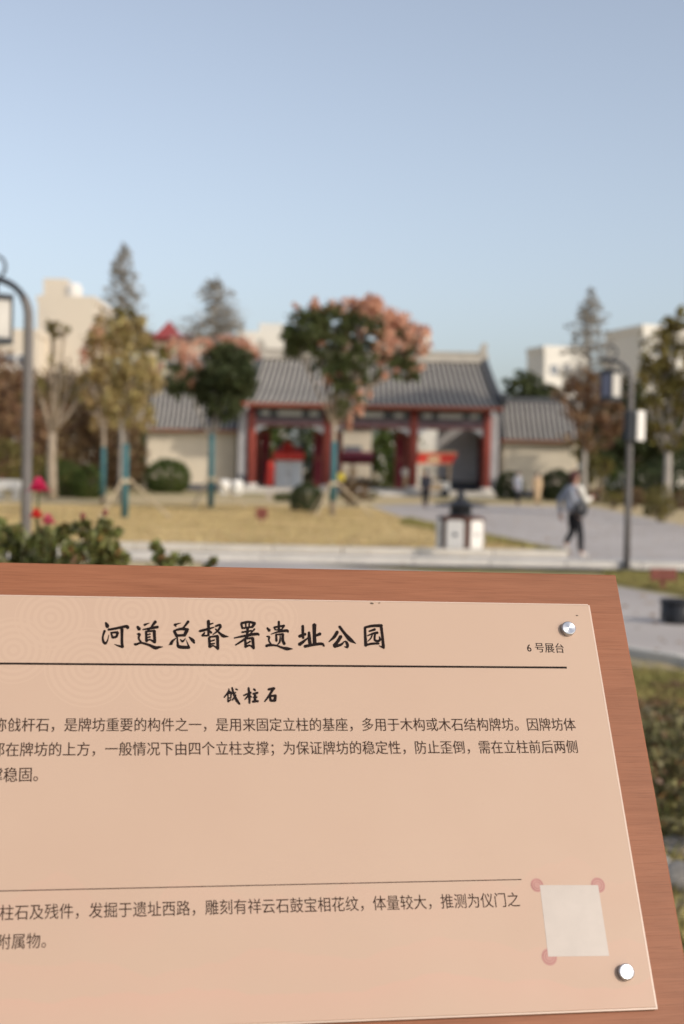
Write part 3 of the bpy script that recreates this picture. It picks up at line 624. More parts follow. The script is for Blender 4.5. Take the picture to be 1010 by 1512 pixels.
st = empty('bench', (gx(412, 72), 72, 0), 0, 'low grey stone slab bench on the lawn before the platform', 'bench')
obj('seat', MB().box((0, 0, .36), (1.5, .42, .12)), m_paving, st, bevel=.02)
for sx in (-1, 1): obj('leg', MB().box((sx*.5, 0, .15), (.18, .36, .3)), m_paving, st)
for k, (px, lab) in enumerate([(331, 'left one of two white drum stones by the gate corner'), (350, 'right one of two white drum stones by the gate corner')]):
    e = empty('drum_stone', (gx(px, 80), 80, 0), 0, lab, 'drum stone', 'white drum stones beside the gate')
    obj('drum', MB().lathe([(.22, .06), (.33, .2), (.36, .45), (.33, .7), (.22, .84)], n=16), m_white, e, True); obj('plinth', MB().box((0, 0, .05), (.6, .6, .1)), m_stonew, e)
e = empty('stone_bench', (gx(12, 60), 60, 0), 0, 'white stone bench at the left edge beyond the lamp post', 'bench')
obj('seat', MB().box((0, 0, .62), (1.1, .5, .4), taper=.9), m_white, e, bevel=.04)
for sx in (-1, 1): obj('leg', MB().box((sx*.35, 0, .21), (.22, .42, .42)), m_stonew, e)
for px, py, lab in [(884, 741, 'left pale round planter pot beyond the plaza'), (903, 740, 'right pale round planter pot beyond the plaza')]:
    e = empty('planter_pot', G(px, py), 0, lab, 'planter', 'pale planter pots beyond the plaza')
    obj('pot', MB().lathe([(.18, 0), (.24, .05), (.36, .32), (.34, .45), (.38, .50), (.30, .50), (.28, .42)], n=16), m_stonew, e, True)
    quads('foliage', leaves([(0, 0, .62, .26, .26, .16, 160)], .05), lf_brown, e)['kind'] = 'stuff'
def lawnsign(px, py, w, h, ztop, label, rz=0):
    b = G(px, py); e = empty('lawn_sign', b, rz, label, 'sign', 'small lawn signs')
    obj('board', MB().box((0, 0, ztop-h/2), (w, .04, h)), m_lawnsign, e, bevel=.01)
    obj('post', MB().box((0, .04, (ztop-h*.3)/2), (.06, .04, ztop-h*.3)), m_lawnsign, e)
lawnsign(979, 872, .36, .165, .30, 'red brown lawn sign on the near right verge', .05)
lawnsign(386, 772, .32, .3, .42, 'small brown lawn sign far out on the dry lawn')
b = G(1002, 921)
e = empty('plant_tub', b, .2, 'black tapered tub standing on the garden path at right', 'tub')
obj('body', MB().lathe([(.155, 0), (.16, .02), (.19, .235)], n=20), m_black, e, True)
obj('rim', MB().lathe([(.20, .22), (.205, .235), (.205, .255), (.185, .255), (.18, .23)], n=20), m_black, e, True)
mb = MB()
for k in range(9): a = k*.7; mb.box((.178*math.cos(a), .178*math.sin(a), .12), (.02, .02, .2), rz=a)
obj('rib', mb, m_iron, e)

# ------------------------------------------------------------------ litter bin cluster
def bins():
    b = G(679, 817); e = empty('litter_bins', b, 0, 'brown litter bin cluster with white panels under a dark cap', 'litter bin'); s = b.y/FPX
    R0 = .47; H = .66
    obj('body', MB().lathe([(R0*.95, .0), (R0*.95, .06), (R0, .09), (R0, H), (R0*.9, H+.05)], n=6, ph=R_(42)), m_bbrown, e, bevel=.01)
    for k in range(6):
        a = k*math.pi/3+.25+math.pi/3*.0; a = math.pi/3*k+R_(12)
        w, h, r = .33, .54, .06; pts = []
        for cx_, cz_, a0 in ((w/2-r, h/2-r, 0), (-w/2+r, h/2-r, 90), (-w/2+r, -h/2+r, 180), (w/2-r, -h/2+r, 270)):
            for q in range(5): t = R_(a0+q*22.5); pts.append((cx_+r*math.cos(t), cz_+r*math.sin(t)))
        p = obj('panel', MB().prismy(pts, -.015, .015), m_white, e); ap = R0*math.cos(math.pi/6)+.012
        p.location = (ap*math.cos(a), ap*math.sin(a), .37); p.rotation_euler[2] = a+math.pi/2
        obj('mark', MB().prismy([(-.035, -.05), (.05, 0), (-.035, .05)] if k % 2 else [(-.05, -.03), (.05, -.03), (.03, .035), (-.03, .035)], -.019, -.0155), m_iron, p)
    obj('neck', MB().lathe([(.24, H+.04), (.21, H+.12), (.20, H+.26)], n=10), m_black, e)
    obj('cap', MB().lathe([(.20, H+.23), (.50, H+.245), (.51, H+.275), (.40, H+.30), (.16, H+.33), (.12, H+.36)], n=12), m_black, e)
    obj('finial', MB().lathe([(.11, H+.34), (.08, H+.40), (.07, H+.5), (.05, H+.53)], n=10), m_black, e, True)
bins()

# ------------------------------------------------------------------ lamp posts
def lamp(px, py, rot, label, box=False, k=1.0):
    b = G(px, py); e = empty('lamp_post', b, rot, label, 'street lamp', 'curved lamp posts along the path')
    H = 3.05
    obj('base_plate', MB().lathe([(.14, 0), (.14, .02)], n=16), m_iron, e)
    arm = [(0, 0, 0), (0, 0, 1.2), (0, 0, 2.3), (0, 0, H)]
    cr = [(-.36*(1-math.cos(t)), 0, H+.38*math.sin(t)) for t in [i*math.pi/2/8 for i in range(1, 9)]]
    obj('pole', MB().tube(arm+cr[:3], [.056, .054, .052, .050, .049, .046, .042], 14), m_pole, e, True)
    obj('arm', MB().tube(cr[2:]+[(-.50, 0, H+.40)], .034, 10), m_iron, e, True)
    sc = [(-.33+.085*math.cos(t)*(1-t/9), 0, H+.52+.085*math.sin(t)*(1-t/9)+.02*t) for t in [i*.45-1.6 for i in range(14)]]
    obj('scroll', MB().tube(sc, .016, 6), m_iron, e, True)
    obj('hanger', MB().tube([(-.33, 0, H+.36), (-.33, 0, H+.22)], .014, 6), m_iron, e)
    l = obj('lantern', MB().box((0, 0, .24), (.26, .26, .03)).box((0, 0, -.24), (.26, .26, .03)), m_iron, e)
    l.location = (-.33, 0, H-.03); l.rotation_euler[2] = R_(38)
    for a in range(4):
        w = a*math.pi/2; obj('pane', MB().box((0, -.115, 0), (.19, .012, .42)), m_paneshade if a % 2 else m_lampwhite, l).rotation_euler[2] = w  # panes alternate: shaded tint and pale tint set by colour
        for zf in (.205, -.205): obj('frame_rail', MB().box((0, -.126, zf), (.2, .012, .03)), m_iron, l).rotation_euler[2] = w
        obj('corner_post', MB().box((.115, .115, 0), (.022, .022, .45)), m_iron, l).rotation_euler[2] = w
    if box:
        q = obj('control_box', MB().box((0, 0, 0), (.24, .16, .50)), m_iron, e, bevel=.02); q.location = (.02, -.03, 2.36); q.rotation_euler[2] = R_(35)
        fp = obj('box_cover', MB().box((0, 0, 0), (.20, .05, .50)), m_white, e, bevel=.022); fp.location = (.155, -.08, 2.36); fp.rotation_euler[2] = R_(42)
    return e
lamp(925, 840, 0, 'grey lamp post with a white box on its right, beyond the sign corner', True)
lamp(36.5, 905, 0, 'grey lamp post with hanging lantern cut by the left edge')

# ================================================================== PEOPLE
def skin(name, V, E, Rr, mats, parent, sub=2, root=0, smooth=True):
    me = bpy.data.meshes.new(name); me.from_pydata(V, E, []); me.update()
    o = bpy.data.objects.new(name, me); COL.objects.link(o)
    md = o.modifiers.new('skin', 'SKIN'); md.use_smooth_shade = True; md.branch_smoothing = .6
    for i, v in enumerate(me.skin_vertices[0].data):
        r = Rr[i]; v.radius = r if isinstance(r, tuple) else (r, r); v.use_root = (i == root)
    s = o.modifiers.new('sub', 'SUBSURF'); s.levels = sub; s.render_levels = sub
    dg = bpy.context.evaluated_depsgraph_get(); nm = bpy.data.meshes.new_from_object(o.evaluated_get(dg))
    bpy.data.objects.remove(o); bpy.data.meshes.remove(me)
    nm.name = name
    nm.polygons.foreach_set('use_smooth', [True]*len(nm.polygons))
    return link(name, nm, mats, parent)
m_skin = mat('skin', (.50, .29, .21), .55, var=.06, scale=10)
m_hair = mat('black hair', (.018, .013, .012), .5, var=.2, scale=30)
m_hairr = mat('dark red brown hair', (.07, .018, .014), .5, var=.2, scale=30)
m_jblue = mat('blue grey jacket cloth', (.30, .31, .35), .85, var=.12, scale=12, bump=.3)
m_vest = mat('cream sleeve cloth', (.70, .66, .58), .85, var=.06, scale=12)
m_trous = mat('black trouser cloth', (.014, .013, .016), .9, var=.2, scale=12)
m_coatb = mat('beige coat cloth', (.55, .40, .25), .85, var=.08, scale=10)
m_coatd = mat('dark coat cloth', (.03, .03, .04), .85, var=.2, scale=10)
m_shoe = mat('grey white shoe', (.45, .43, .40), .6, var=.2, scale=12)
def person(loc, rz, label, H=1.62, stride=.0, lift=.0, arms=((.1, -.05), (-.1, .0)), top=None, sleeve=None, legs=None, hair=None, long=0, bag=False, phone=False, scarf=None, shoes=None, extra=None, bagcol=None):
    """local frame: faces +x, z up; stride in metres between the feet"""
    k = H/1.70
    e = empty('person', loc, rz, label, 'person')
    P = lambda x, y, z: (x*k, y*k, z*k)
    fa, fb = stride*.5, -stride*.5
    hip = .90; sh = 1.38
    def leg(y, fx, fz):
        if fz > .05: kn = P((0+fx)*.35+.10, y, .50)
        else: kn = P(fx*.5+.04, y, .48)
        return [P(0, y, hip-.04), kn, P(fx, y, .09+fz)]
    LA, LB = leg(-.095, fa, 0), leg(.095, fb, lift)
    def arm(y, sw, bend):                 # sw forward swing, bend forearm raise
        s = P(0, y, sh); el = P(sw*.9, y*1.22, 1.10); wr = P(sw*.9+.05+bend*.17, y*1.22-(.10 if bend > .3 else 0)*np.sign(y), .87+bend*.32)
        return [s, el, wr]
    A, B = arm(-.185, *arms[0]), arm(.185, *arms[1])
    V = [P(0, 0, hip), P(0, 0, 1.10), P(0, 0, 1.32), P(.01, 0, 1.44), P(.025, 0, 1.51), P(.03, 0, 1.60), P(.02, 0, 1.66)]
    Rr = [(.13*k, .16*k), (.11*k, .14*k), (.12*k, .17*k), (.055*k, .06*k), (.058*k, .055*k), (.092*k, .078*k), (.07*k, .06*k)]
    E = [(0, 1), (1, 2), (2, 3), (3, 4), (4, 5), (5, 6)]
    def chain(root, pts, rr):
        p = root
        for q, r in zip(pts, rr): V.append(q); Rr.append(r); E.append((p, len(V)-1)); p = len(V)-1
        return p
    for Lg in (LA, LB):
        f = chain(0, Lg, [.085*k, .058*k, .04*k]); a = Lg[2]
        tilt = .10 if a[2] > .13*k else 0
        chain(f, [(a[0]+.07*k, a[1], a[2]-.055*k-tilt*.5), (a[0]+.16*k, a[1], a[2]-.065*k-tilt)], [.038*k, .026*k])
    wr = []
    for Ar in (A, B):
        f = chain(2, Ar, [.05*k, .04*k, .026*k]); w = Vector(Ar[2]); d = (w-Vector(Ar[1])).normalized(); wr.append((w, d))
        chain(f, [tuple(w+d*.07*k)], [(.014*k, .034*k)])
    body = skin('body', V, E, Rr, m_skin, e)
    # fingers and thumb, nose, ears, eyes on the body
    for (w, d) in wr:
        side = Vector((0, 1, 0)).cross(d).normalized()
        for q in range(4):
            b0 = w+d*.085*k+side*((q-1.5)*.018*k); ln = (.062, .074, .068, .052)[q]*k
            c = Vector((0, -.012 if w.y > 0 else .012, 0))
            skin('finger', [tuple(b0-d*.03*k), tuple(b0+d*ln*.5+c*.4), tuple(b0+d*ln+c)], [(0, 1), (1, 2)], [.009*k, .0085*k, .007*k], m_skin, body, 1)
        b0 = w+d*.03*k+side*.03*k
        skin('thumb', [tuple(b0), tuple(b0+side*.02*k+d*.03*k), tuple(b0+side*.024*k+d*.055*k)], [(0, 1), (1, 2)], [.011*k, .010*k, .008*k], m_skin, body, 1)
    hd = MB(); hd.ell(P(.115, 0, 1.575), (.016*k, .013*k, .022*k), 8, 6)
    for sy in (-1, 1): hd.ell(P(.02, sy*.082, 1.585), (.018*k, .010*k, .03*k), 8, 6)
    obj('nose_and_ears', hd, m_skin, body, True)
    ey = MB()
    for sy in (-1, 1): ey.ell(P(.103, sy*.032, 1.60), (.008*k, .013*k, .008*k), 8, 5)
    obj('eyes', ey, m_hair, body); obj('mouth', MB().ell(P(.108, 0, 1.535), (.006*k, .022*k, .006*k), 8, 5), m_lawnsign, body)
    # hair
    hm = MB(); hm.ell(P(-.005, 0, 1.635), (.112*k, .094*k, .095*k), 14, 9, jit=.03); hm.ell(P(-.045, 0, 1.575), (.075*k, .088*k, .10*k), 12, 8, jit=.03)
    obj('hair', hm, hair or m_hair, e, True)
    # clothes
    top = top or m_jblue; sleeve = sleeve or top; legs = legs or m_trous
    hem = .86-long
    Vt = [P(-.01, 0, hem), P(0, 0, 1.0), P(0, 0, 1.2), P(0, 0, 1.36), P(.005, 0, 1.435)]
    Rt = [(.19*k, .225*k) if long < .2 else (.21*k, .24*k), (.185*k, .215*k), (.175*k, .205*k), (.14*k, .20*k), (.065*k, .075*k)]
    skin('jacket' if long < .2 else 'long_coat', Vt, [(0, 1), (1, 2), (2, 3), (3, 4)], Rt, top, e)
    for j, Ar in enumerate((A, B)):
        a0 = Vector(Ar[0]); s0 = a0+Vector((0, .05*k if a0.y < 0 else -.05*k, .0))
        skin('sleeve', [tuple(s0), Ar[0], Ar[1], Ar[2]], [(0, 1), (1, 2), (2, 3)], [.075*k, .068*k, .058*k, .046*k], sleeve if j == 0 else top, e)
    skin('trousers', [P(0, 0, .93), P(0, 0, .86)]+[LA[0], LA[1], (LA[2][0], LA[2][1], LA[2][2])]+[LB[0], LB[1], LB[2]], [(0, 1), (1, 2), (2, 3), (3, 4), (1, 5), (5, 6), (6, 7)],
         [(.14*k, .17*k), (.13*k, .17*k), .10*k, .075*k, .06*k, .10*k, .075*k, .06*k], legs, e)
    for Lg in (LA, LB):
        a = Vector(Lg[2]); t = .10*k if a.z > .13*k else 0
        skin('shoe', [tuple(a+Vector((-.045*k, 0, -.045*k+t*.3))), tuple(a+Vector((.05*k, 0, -.05*k-t*.4))), tuple(a+Vector((.17*k, 0, -.055*k-t)))], [(0, 1), (1, 2)], [(.045*k, .04*k), (.042*k, .045*k), (.03*k, .04*k)], shoes or m_trous, e)
    if bag:
        bg = empty('shoulder_bag', loc, rz, bag, 'bag')
        bb = obj('pouch', MB().ell(P(-.02, -.25, .95), (.17*k, .09*k, .16*k), 14, 10, jit=.02), m_black, bg, True)
        obj('strap', MB().tube([P(-.15, -.26, 1.02), P(-.19, -.12, 1.25), P(-.08, .06, 1.45), P(.08, .1, 1.40), P(.19, -.04, 1.2), P(.12, -.27, 1.02)], .014, 6), m_black, bg)
    if scarf: obj('scarf', MB().lathe([(.09*k, 1.38*k), (.11*k, 1.43*k), (.085*k, 1.49*k)], n=12).box(P(.14, .03, 1.24), (.04*k, .10*k, .28*k)), scarf, e, True)
    return e
person(G(848, 822)+Vector((-.03, 0, 0)), R_(28), 'walker in pale sleeves and black trousers crossing the path with a bag', 1.60, .26, .16, ((.12, .95), (-.22, -.05)), m_jblue, m_vest, m_trous, m_hairr, bag='black shoulder bag on the hip of the walker crossing the path', shoes=m_shoe)
person(G(628, 749), R_(100), 'walker all in dark clothes on the plaza before the gate', 1.66, .3, .04, ((.1, .0), (-.1, .0)), m_coatd, None, m_trous, m_hair, long=.1)
person(G(764, 747), R_(-60), 'walker in blue grey coat with pale scarf beside the beige coat', 1.62, .25, .0, ((.05, .3), (-.1, .0)), m_jblue, None, m_trous, m_hair, long=.22, scarf=m_palepaint)
person(G(793, 744), R_(-80), 'walker in long beige coat near the round hedge', 1.60, .12, .0, ((.03, .0), (-.03, .0)), m_coatb, None, m_coatb, m_hair, long=.62)
person(Vector((gx(503, 86.5), 86.0, 0)), R_(-70), 'person in bright yellow vest behind the staked tree', 1.6, .1, .0, ((.05, .5), (-.05, .0)), m_yellow, None, m_coatd, m_hair)
person(Vector((gx(520, 92), 91.0, .34)), R_(-100), 'person in cream jacket inside the middle bay', 1.6, .1, .0, ((.05, .2), (-.05, .0)), m_tan, None, m_coatb, m_hair)
person(Vector((gx(597, 92), 91.0, .34)), R_(-80), 'person in pale clothes standing beside the third column', 1.62, .1, .0, ((.05, .2), (-.05, .0)), m_vest, None, m_tan, m_hair)

# ================================================================== ROSES AND BED
lf_bed = mat('dull bed leaves', (.085, .08, .03), .5, col2=(.22, .18, .08), scale=6, trans=.2, island=.5, spec=.3)
lf_rose = mat('rose leaves', (.075, .095, .025), .42, col2=(.24, .23, .07), scale=6, trans=.25, island=.45, spec=.4)
lf_rosed = mat('red tinted rose leaves', (.16, .06, .03), .5, col2=(.24, .14, .05), scale=8, trans=.25, island=.4)
m_pet = mat('magenta petal', (.70, .05, .16), .6, var=.15, scale=40, trans=.3)
m_petp = mat('pink petal', (.72, .16, .22), .6, var=.15, scale=40, trans=.3)
m_petr = mat('red petal', (.72, .06, .05), .6, var=.15, scale=40, trans=.3)
m_stem = mat('rose stem', (.09, .10, .03), .7, var=.3, scale=20)
def flower(p, r, m, parent):
    mb = MB()
    for k in range(26):
        t = k/26; a = k*2.399; op = .25+1.0*t; R1 = r*(.35+.75*t)
        cs, sn = math.cos(a), math.sin(a); w = r*(.35+.35*t)
        def q(u, v):   # v along petal, u across
            z = r*.9*v*(1.15-t*.85)-.35*r*t*v*v; rad = R1*math.sin(v*1.3)*op*.75
            return (p[0]+cs*rad-sn*u*w*math.sin(v*2.2+.3), p[1]+sn*rad+cs*u*w*math.sin(v*2.2+.3), p[2]+z+.04*r*u*u)
        us, vs_ = (-1, -.4, .4, 1), (0, .4, .75, 1.0); n0 = []
        for v in vs_:
            for u in us: n0.append(q(u, v))
        mb.add(n0, [(i*4+j, i*4+j+1, i*4+5+j, i*4+4+j) for i in range(3) for j in range(3)])
    return obj('flower', mb, m, parent, True)
def rosebush(px, Y, tops, label, nleaf, lm=None, leaf=.021):
    """tops: (px,py,spread px) of the shoots"""
    b = Vector((gx(px, Y), Y, 0)); e = empty('rose_bush', b, 0, label, 'rose bush', 'rose bushes beside the sign'); s = Y/FPX; mb = MB(); bl = []
    for (x, y, sp, n) in tops:
        p = W(x, y, Y+random.uniform(-.25, .25))-b; st = Vector((p.x*.35, p.y*.4, 0))
        mb.tube([st, st.lerp(p, .5)+Vector((random.uniform(-.05, .05), 0, 0)), p], [.009, .006, .003], 5)
        z = p.z
        n *= 1.7; bl.append((p.x, p.y, z-.03, sp*s, sp*s, sp*s*.9, n)); bl.append((p.x*.9, p.y*.9, z-.2, sp*s*1.2, sp*s*1.2, .14, n*1.2)); bl.append((p.x*.7, p.y*.7, z-.5, sp*s*1.3, sp*s*1.3, .25, n))
    obj('stems', mb, m_stem, e); V = leaves(bl, leaf); o = quads('foliage', V, [lm or lf_rose, lf_rosed], e, mi=(rng.random(len(V)) < .1).astype(int)); o['kind'] = 'stuff'
    return e, b
e, b = rosebush(40, 5.6, [(10, 780, 26, 160), (35, 790, 24, 140), (70, 785, 26, 160), (100, 775, 18, 90), (55, 800, 30, 200), (90, 800, 28, 200), (15, 805, 30, 200), (-20, 775, 30, 200), (-60, 790, 40, 260)], 'rose bush with magenta and pink blooms at the left edge', 0)
for x, y, r, m, lab in [(57, 722, .055, m_pet, 'large magenta bloom'), (54, 761, .038, m_petr, 'small red bloom'), (71, 770, .040, m_petp, 'small pink bloom')]:
    p = W(x, y, 5.6)-b; f = flower((p.x, p.y, p.z-.01), r, m, e); f['label'] = lab
    obj('flower_stem', MB().tube([(p.x, p.y, p.z), (p.x*.9, p.y, p.z-.25)], [.004, .005], 5), m_stem, e)
e, b = rosebush(135, 5.3, [(120, 765, 14, 70), (150, 765, 14, 90), (160, 785, 22, 160), (125, 795, 26, 200), (150, 808, 26, 200), (178, 808, 18, 120)], 'rose bush with reddish shoots behind the sign top', 0)
for x, y in ((122, 762), (155, 757), (160, 790)):
    p = W(x, y, 5.3)-b; obj('rose_hip', MB().ell((p.x, p.y, p.z), (.011, .011, .015), 8, 6), m_lawnsign, e)
rosebush(250, 5.0, [(232, 802, 13, 60), (268, 815, 16, 40), (312, 822, 12, 25), (240, 825, 20, 80)], 'sparse rose shoots just above the sign edge', 0)
# bed on the right, seen past the sign edge
def bedplant(px, py, h, r, n, lm, label, leaf=.022, flow=None):
    b = G(px, py); e = empty('rose_bush', b, 0, label, 'rose bush', 'low rose bushes in the right bed'); mb = MB()
    for k in range(8):
        a = random.uniform(0, 6.28); mb.tube([(0, 0, 0), (r*.6*math.cos(a), r*.6*math.sin(a), h*random.uniform(.7, 1))], [.008, .004], 5)
    obj('stems', mb, m_stem, e); V = leaves([(0, 0, h*.6, r, r, h*.45, n)], leaf); quads('foliage', V, [lm, lf_rosed], e, mi=(rng.random(len(V)) < .12).astype(int))['kind'] = 'stuff'
    if flow: p = W(flow[0], flow[1], b.y-r)-b; flower((p.x, p.y, p.z), .028, m_petp, e)
    return e
bedplant(960, 1140, .26, .36, 900, lf_bed, 'low rose bush with one pink bloom past the sign edge', flow=(990, 1088))
bedplant(1025, 1130, .28, .36, 900, lf_bed, 'low rose bush at the right picture edge, farther back')
bedplant(985, 1195, .30, .34, 1100, lf_bed, 'low dark rose bush in the middle of the right bed')
bedplant(1060, 1200, .36, .45, 1700, lf_bed, 'rose bush at the right edge, nearest of the bed')
bedplant(1150, 1120, .36, .5, 1500, lf_bed, 'rose bush just past the right picture edge')
bedplant(990, 1250, .22, .24, 700, lf_bed, 'smallest rose bush before the pale rocks')
bedplant(925, 1060, .12, .35, 350, lf_brown, 'dried brown low bush half behind the sign edge')
bedplant(1015, 1035, .12, .35, 300, lf_brown, 'dried brown low bush near the garden kerb')
m_rock = mat('dull rock', (.20, .18, .155), .9, col2=(.34, .31, .27), scale=12, bump=.5)
for px, py, r, lab in [(1000, 1262, .10, 'upper pale rock in the right bed'), (1012, 1312, .13, 'lower pale rock at the right edge'), (968, 1285, .08, 'small pale rock touching the sign edge')]:
    o = obj('rock', MB().ell((0, 0, r*.25), (r*1.0, r*.8, r*.5), 10, 7, jit=.12), m_rock, None, True, loc=G(px, py)); tag(o, lab, 'rock', 'pale rocks in the right bed')
tufts('bed_grass', scatter(g((880, 985), (1010, 1000), (1150, 1040), (1150, 1080), (930, 1040)), 7000), .07, .008, m_bladeg, 'straggly yellow grass along the right bed edge')
tufts('bed_weeds', scatter(g((900, 1060), (1150, 1100), (1300, 1500), (980, 1500)), 9000), .06, .010, m_bladeg, 'dark low weeds among the right rose bushes')

# ================================================================== THE SIGN
sign = bpy.data.objects.new('information_sign', None); COL.objects.link(sign); sign.matrix_world = SM
tag(sign, 'tilted wooden park sign with a peach Chinese information panel', 'sign')
def woodmat():
    m = bpy.data.materials.new('reddish wood'); m.use_nodes = True; nt = m.node_tree; N = nt.nodes; L = nt.links; b = N['Principled BSDF']
    b.inputs['Roughness'].default_value = .5; b.inputs['Specular IOR Level'].default_value = .22
    tc = N.new('ShaderNodeTexCoord')
    def nz(sc, s, d=6):
        mp = N.new('ShaderNodeMapping'); mp.inputs['Scale'].default_value = sc; L.new(tc.outputs['Object'], mp.inputs[0])
        n = N.new('ShaderNodeTexNoise'); n.inputs['Scale'].default_value = s; n.inputs['Detail'].default_value = d; n.inputs['Distortion'].default_value = .4; L.new(mp.outputs[0], n.inputs[0]); return n.outputs['Fac']
    a = nz((1.2, 22, 22), 8); f = nz((8, 420, 420), 3, 3); big = nz((1, 3, 3), 5)
    r = N.new('ShaderNodeValToRGB'); cr = r.color_ramp; cr.elements[0].position = .28; cr.elements[0].color = (.240, .088, .042, 1); cr.elements[1].position = .72; cr.elements[1].color = (.290, .113, .057, 1)
    L.new(a, r.inputs[0])
    r2 = N.new('ShaderNodeValToRGB'); r2.color_ramp.elements[0].position = .30; r2.color_ramp.elements[0].color = (.80, .78, .76, 1); r2.color_ramp.elements[1].position = .50; r2.color_ramp.elements[1].color = (1, 1, 1, 1)
    e3 = r2.color_ramp.elements.new(.74); e3.color = (1, 1, 1, 1); e4 = r2.color_ramp.elements.new(.80); e4.color = (1.18, 1.2, 1.2, 1); L.new(f, r2.inputs[0])
    mx = N.new('ShaderNodeMix'); mx.data_type = 'RGBA'; mx.blend_type = 'MULTIPLY'; mx.inputs[0].default_value = 1; L.new(r.outputs[0], mx.inputs[6]); L.new(r2.outputs[0], mx.inputs[7])
    r3 = N.new('ShaderNodeValToRGB'); r3.color_ramp.elements[0].position = .3; r3.color_ramp.elements[0].color = (.9, .9, .9, 1); r3.color_ramp.elements[1].position = .7; r3.color_ramp.elements[1].color = (1.06, 1.06, 1.06, 1); L.new(big, r3.inputs[0])
    m2 = N.new('ShaderNodeMix'); m2.data_type = 'RGBA'; m2.blend_type = 'MULTIPLY'; m2.inputs[0].default_value = 1; L.new(mx.outputs[2], m2.inputs[6]); L.new(r3.outputs[0], m2.inputs[7])
    L.new(m2.outputs[2], b.inputs['Base Color'])
    bp = N.new('ShaderNodeBump'); bp.inputs['Strength'].default_value = .25; bp.inputs['Distance'].default_value = .0006; L.new(f, bp.inputs['Height']); L.new(bp.outputs[0], b.inputs['Normal'])
    return m
m_wood = woodmat()
def rbox(x0, x1, y0, y1, z0, z1): return MB().box(((x0+x1)/2, (y0+y1)/2, (z0+z1)/2), (x1-x0, y1-y0, z1-z0))
PT = .0032                                 # acrylic thickness; the face lies in the plane z=0
SO_ = .0015
obj('backboard', rbox(-PWD-MG, MG, -PH-MG, MG, -PT-SO_-.022, -PT-SO_), m_wood, sign, bevel=.0018)
